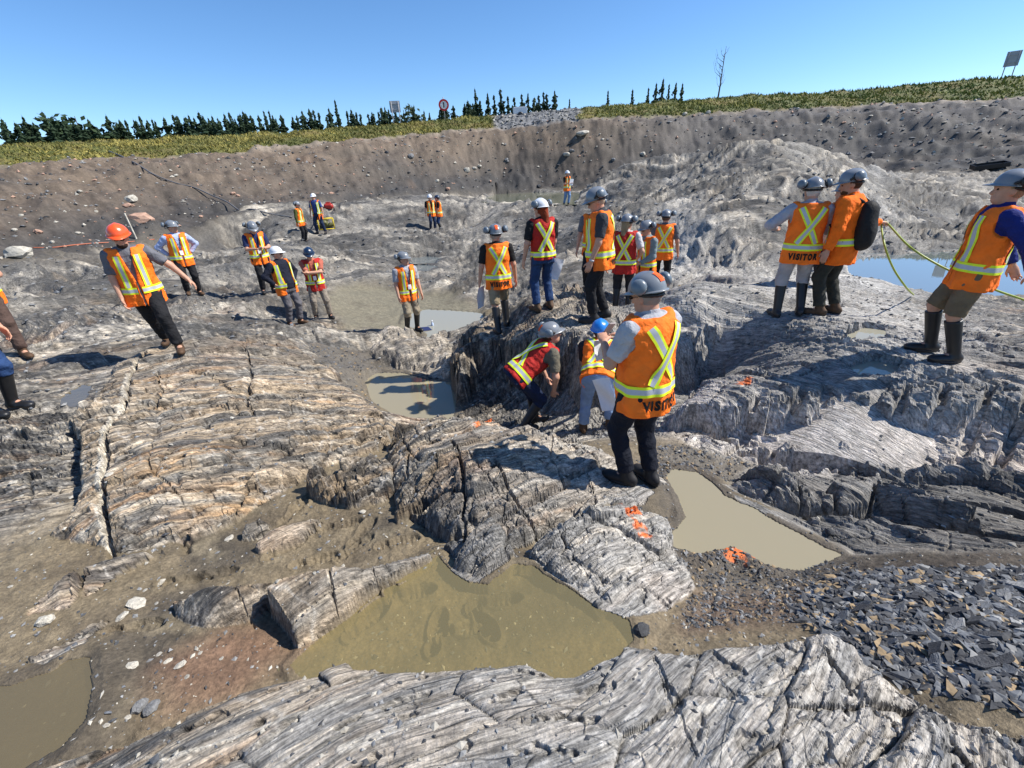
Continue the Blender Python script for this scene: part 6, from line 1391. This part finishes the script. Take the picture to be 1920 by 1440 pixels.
# ================================================================== SMALL THINGS
def on(px, py, lift=0.0):
    p = hit(px, py); return np.array([p[0], p[1], p[2] + lift])
def lay(pix, lift):
    """points on the ground under a line of pixels, with the distance smoothed so that bumps do not kink it"""
    d = np.array([np.hypot(*hit(x, y)[:2]) for x, y in pix])
    for _ in range(4): d[1:-1] = (d[:-2] + d[1:-1] * 2 + d[2:]) / 4
    out = []
    for (x, y), q in zip(pix, d): p = atd(x, y, q); out.append((p[0], p[1], max(hgt(p[0], p[1]) + lift, p[2] - .1)))
    return out
def hose(name, pts, r, m, label, seg=6, cat='hose'):
    P = [Vector(p) for p in pts]; Q_ = []
    for i in range(len(P) - 1):      # smooth curve through the points
        p0, p1, p2, p3 = P[max(i - 1, 0)], P[i], P[i + 1], P[min(i + 2, len(P) - 1)]
        for k in range(6):
            t = k / 6; Q_.append(.5 * ((2 * p1) + (p2 - p0) * t + (2 * p0 - 5 * p1 + 4 * p2 - p3) * t * t + (3 * p1 - p0 - 3 * p2 + p3) * t ** 3))
    Q_.append(P[-1]); V, F = tube(Q_, r, r, seg); return tag(link(name, mesh_py(name, V, F, True), m), label, cat)
hose('drain_hose', lay([(x, y) for x, y in ((205,285),(232,308),(262,324),(290,333),(330,345),(365,356),(395,362),(425,375),(450,392),(475,404),(510,407),(548,409))], .05), .038, simple('hose_grey', (.13, .13, .135), rough=.5), 'dark grey hose running down the slope to the two men by the pump')
hose('red_hose', lay([(x, y) for x, y in ((62,466),(100,468),(130,464),(150,458),(190,456),(240,453),(290,450))], .03), .022, simple('hose_red', (.42, .13, .07), rough=.5), 'orange red hose along the foot of the slope near the left edge')
st_ = on(256, 447); V, F = tube([st_ - [0, 0, .1], st_ + [-.10, 0, 1.0]], .035, .03, 6); tag(link('stake', mesh_py('stake', V, F), RM['white']), 'white stake leaning by the pinkish boulder', 'stake')
# backpack on the man in the orange jacket
B = PE['orangejk']; Rb = B['R']; s_ = B['s']
f = Field((-.22, -.45, -.12), (.22, .22, .58), .012)
f.ell((0, -.205, .20), np.eye(3), (.150, .085, .235), .03); f.cone((0, -.20, .02), (0, -.20, .36), .115, .10, .05); f.ell((0, -.275, .12), np.eye(3), (.11, .05, .13), .02); f.cone((-.03, -.16, .44), (.03, -.16, .44), .015, .015, .01)
for s in (-1, 1):
    f.cone((s * .09, -.15, .46), (s * .10, -.03, .535), .020, .020, .01); f.cone((s * .10, -.03, .535), (s * .105, .11, .47), .020, .020, .01); f.cone((s * .105, .11, .47), (s * .13, .165, .25), .018, .016, .01); f.cone((s * .13, .165, .25), (s * .20, -.06, .02), .014, .012, .01)
bk = link('backpack', f.mesh('backpack'), simple('backpack_black', (.012, .012, .013), rough=.75, bump=.3, bscale=30)); o0 = B['T'](0, 0, 0); mw = Matrix.Identity(4)
for i in range(3):
    for j in range(3): mw[i][j] = Rb[i][j] * s_
mw.translation = tuple(o0); bk.matrix_world = mw; tag(bk, 'black backpack worn by the man in the orange jacket', 'backpack')
# the hose in his hand
h0 = B['wrist'][1] + B['fd'][1] * .09 * s_; m_y = simple('hose_yellow_green', (.30, .36, .05), rough=.4)
hose('yellow_hose', [tuple(on(1712, 556, .03)), tuple(atd(1700, 540, 8.2)), tuple(atd(1676, 505, 7.9)), tuple(atd(1660, 465, 7.7)), tuple(h0 + np.array([-.02, 0, -.05])), tuple(h0), tuple(h0 + np.array([.06, .0, -.02])), tuple(atd(1705, 462, 7.3)), tuple(atd(1760, 497, 7.2)), tuple(atd(1815, 522, 7.2)), tuple(atd(1870, 545, 7.4)), tuple(atd(1930, 566, 7.6)), tuple(atd(2010, 600, 7.8))], .012, m_y, 'thin yellow green hose looping from the raised hand to the pool')
# papers
def sheet(name, c, ux, uz, w, h, bend, label, m=None, n=8):
    ux, uz = nrm(ux), nrm(uz); uz = nrm(uz - ux * (ux @ uz)); uy = np.cross(ux, uz); V, F = [], []
    for side in (0, 1):
        for j in range(n + 1):
            for i in range(n + 1):
                a, b_ = i / n - .5, j / n - .5; q = bend * (math.sin(a * 3.0) * .5 + (b_ + .5) ** 2 * .6 + .25 * math.sin(b_ * 7 + a * 4)); V.append(np.array(c) + ux * a * w + uz * b_ * h + uy * (q * h + side * .003))
    k = (n + 1) ** 2
    for j in range(n):
        for i in range(n):
            q0 = j * (n + 1) + i; F += [(q0, q0 + 1, q0 + n + 2, q0 + n + 1), (k + q0, k + q0 + n + 1, k + q0 + n + 2, k + q0 + 1)]
    return tag(link(name, mesh_py(name, V, F, True), m or M['paper']), label, 'paper')
v = PE['visitor']; c = (v['wrist'][0] + v['wrist'][1]) / 2 + (v['fd'][0] + v['fd'][1]) * .05
sheet('paper', c + v['RZ'] @ np.array([-.03, .05, -.14]), v['RZ'] @ np.array([1, .2, 0]), (0, .3, 1), .13, .17, .10, 'folded white paper in the hands of the nearest VISITOR man')
ph = link('phone', None); 
bm = bmesh.new(); bmesh.ops.create_cube(bm, size=1); bmesh.ops.scale(bm, vec=(.075, .012, .15), verts=bm.verts); bmesh.ops.bevel(bm, geom=bm.edges, offset=.004, segments=2, affect='EDGES'); me = bpy.data.meshes.new('phone'); bm.to_mesh(me); bm.free()
bpy.data.objects.remove(ph); ph = link('phone', me, simple('phone_silver', (.45, .40, .40), rough=.3)); ph.location = tuple(c + np.array([0, 0, .03])); ph.rotation_euler = (.5, .2, .6); tag(ph, 'small phone held by the nearest VISITOR man', 'phone')
k_ = PE['khaki']; c = k_['wrist'][0] + k_['fd'][0] * .10; sheet('paper', c + np.array([0.01, 0, -.17]), (.35, 1, 0), (0.05, 0, 1), .22, .36, .10, 'white paper hanging from the hand of the man in khaki shorts')
k_ = PE['redhair']; c = k_['wrist'][1] + k_['fd'][1] * .12; sheet('paper', c + np.array([.07, .0, -.10]), (1, .3, -.3), (.25, 0, 1), .24, .34, .12, 'loose white papers held low by the woman with red hair')
k_ = PE['brown']; c = k_['wrist'][0]; sheet('paper', c + k_['RZ'] @ np.array([.10, .12, .05]), k_['RZ'] @ np.array([1, 0, 0]), k_['RZ'] @ np.array([0, .5, 1]), .24, .30, .06, 'white paper in the hands of the man at the left edge')
k_ = PE['farw']; c = (k_['wrist'][0] + k_['wrist'][1]) / 2; sheet('paper', c + k_['RZ'] @ np.array([0, .08, .05]), k_['RZ'] @ np.array([1, 0, 0]), (0, -.3, 1), .24, .30, .03, 'white paper held by the woman at the far pool', n=4)
k_ = PE['phone']; c = (k_['wrist'][0] + k_['wrist'][1]) / 2 + (k_['fd'][0] + k_['fd'][1]) * .05; p2_ = link('phone', me); p2_.location = tuple(c); p2_.rotation_euler = (.9, 0, .6); tag(p2_, 'small phone held by the man in the navy shirt', 'phone')
b_ = PE['bendblue']; sheet('paper', b_['W']((.10, -.37, .70)), b_['RZ'] @ np.array([.8, .0, .25]), b_['RZ'] @ np.array([.2, .1, 1]), .20, .42, .22, 'rolled white papers drooping from the back pocket of the bent double person')
# blue binder and water bottle on the pale outcrop
p = on(795, 622); e = link('binder', None); e.location = (p[0], p[1], p[2] + .02); e.rotation_euler = (0.05, .1, .5); tag(e, 'blue ring binder lying on the pale outcrop', 'binder')
for nm_, z, col, sz in (('cover', .0, (.03, .05, .32), (.32, .27, .006)), ('pages', .025, (.75, .76, .8), (.29, .255, .044)), ('cover', .05, (.025, .03, .09), (.32, .27, .006)), ('spine', .025, (.03, .05, .32), (.008, .27, .05))):
    bm = bmesh.new(); bmesh.ops.create_cube(bm, size=1); bmesh.ops.scale(bm, vec=sz, verts=bm.verts); bmesh.ops.translate(bm, vec=(-.162 if nm_ == 'spine' else 0, 0, z), verts=bm.verts); me_ = bpy.data.meshes.new(nm_); bm.to_mesh(me_); bm.free(); link(nm_, me_, simple('binder_' + nm_ + str(z), col, rough=.4), e)
p = on(812, 618); e = link('water_bottle', None); e.location = (p[0], p[1], p[2] - .01); tag(e, 'clear water bottle with a white cap beside the blue binder', 'bottle')
V, F = lathe_cup(None, ((0, .03), (.01, .036), (.13, .036), (.17, .030), (.20, .014), (.215, .014))); link('body', mesh_py('body', xf(V, roty(-math.pi / 2), (0, 0, 0)), F, True), simple('bottle_plastic', (.45, .55, .72), rough=.08, spec=.6), e)
V, F = lathe_cup(None, ((.213, .017), (.24, .017), (.243, .012))); link('cap', mesh_py('cap', xf(V, roty(-math.pi / 2), (0, 0, 0)), F, True), M['paper'], e)
# pump by the two men, fuel can, black tray
p = on(613, 430); e = link('water_pump', None); e.location = tuple(p); e.rotation_euler = (0, 0, .4); tag(e, 'yellow framed water pump beside the man in the open vest', 'pump'); m_ = simple('pump_yellow', (.55, .42, .03), rough=.5)
for a, b2 in (((-.35, -.25, 0), (-.35, -.25, .5)), ((.35, -.25, 0), (.35, -.25, .5)), ((-.35, .25, 0), (-.35, .25, .5)), ((.35, .25, 0), (.35, .25, .5)), ((-.35, -.25, .5), (.35, -.25, .5)), ((-.35, .25, .5), (.35, .25, .5)), ((-.35, -.25, .5), (-.35, .25, .5)), ((.35, -.25, .5), (.35, .25, .5)), ((-.35, -.25, .03), (.35, -.25, .03))):
    V, F = tube([a, b2], .025, .025, 6); link('frame_bar', mesh_py('frame_bar', V, F, True), m_, e)
f = Field((-.4, -.3, -.02), (.4, .3, .6), .02); f.ell((-.08, 0, .26), np.eye(3), (.2, .18, .2), .03); f.cone((.1, 0, .2), (.32, 0, .2), .1, .1, .02); f.cone((-.2, 0, .44), (.05, 0, .44), .09, .09, .02); link('engine', f.mesh('engine'), simple('engine_olive', (.10, .10, .03), rough=.5), e)
p = on(617, 391); e = link('fuel_can', None); e.location = tuple(p); tag(e, 'red fuel can lying on the rock above the pump', 'fuel can')
f = Field((-.3, -.25, -.05), (.3, .25, .5), .02); f.cone((-.12, 0, .12), (.12, 0, .12), .14, .14, .02); f.cone((-.1, 0, .30), (.1, 0, .30), .03, .03, .02); f.cone((-.1, 0, .3), (-.12, 0, .2), .03, .03, .01); f.cone((.1, 0, .3), (.12, 0, .2), .03, .03, .01); link('body', f.mesh('body'), simple('can_red', (.42, .04, .03), rough=.45), e)
f = Field((-.3, -.25, -.05), (.6, .25, .5), .02); f.cone((.15, 0, .26), (.42, 0, .30), .03, .02, 0); link('spout', f.mesh('spout'), M['black'], e)
p = on(1853, 318); e = link('tray', None); e.location = (p[0], p[1], p[2] + .12); e.rotation_euler = (.12, -.1, -.4); tag(e, 'black open tray lying at the foot of the slope on the right', 'tray'); w, l, hh = 1.0, .5, .22
def slab_box(nm, sz, c):
    bm = bmesh.new(); bmesh.ops.create_cube(bm, size=1); bmesh.ops.scale(bm, vec=sz, verts=bm.verts); bmesh.ops.translate(bm, vec=c, verts=bm.verts); q = bpy.data.meshes.new(nm); bm.to_mesh(q); bm.free(); link(nm, q, M['rubber'], e)
slab_box('base', (w * 1.6, l * 1.6, .03), (0, 0, 0)); slab_box('side', (w * 1.6, .03, hh), (0, -l * .8 + .02, hh / 2 + .017)); slab_box('side', (w * 1.6, .03, hh), (0, l * .8 - .02, hh / 2 + .017)); slab_box('side', (.03, l * 1.6 - .08, hh), (-w * .8 + .02, 0, hh / 2 + .017)); slab_box('side', (.03, l * 1.6 - .08, hh), (w * .8 - .02, 0, hh / 2 + .017))
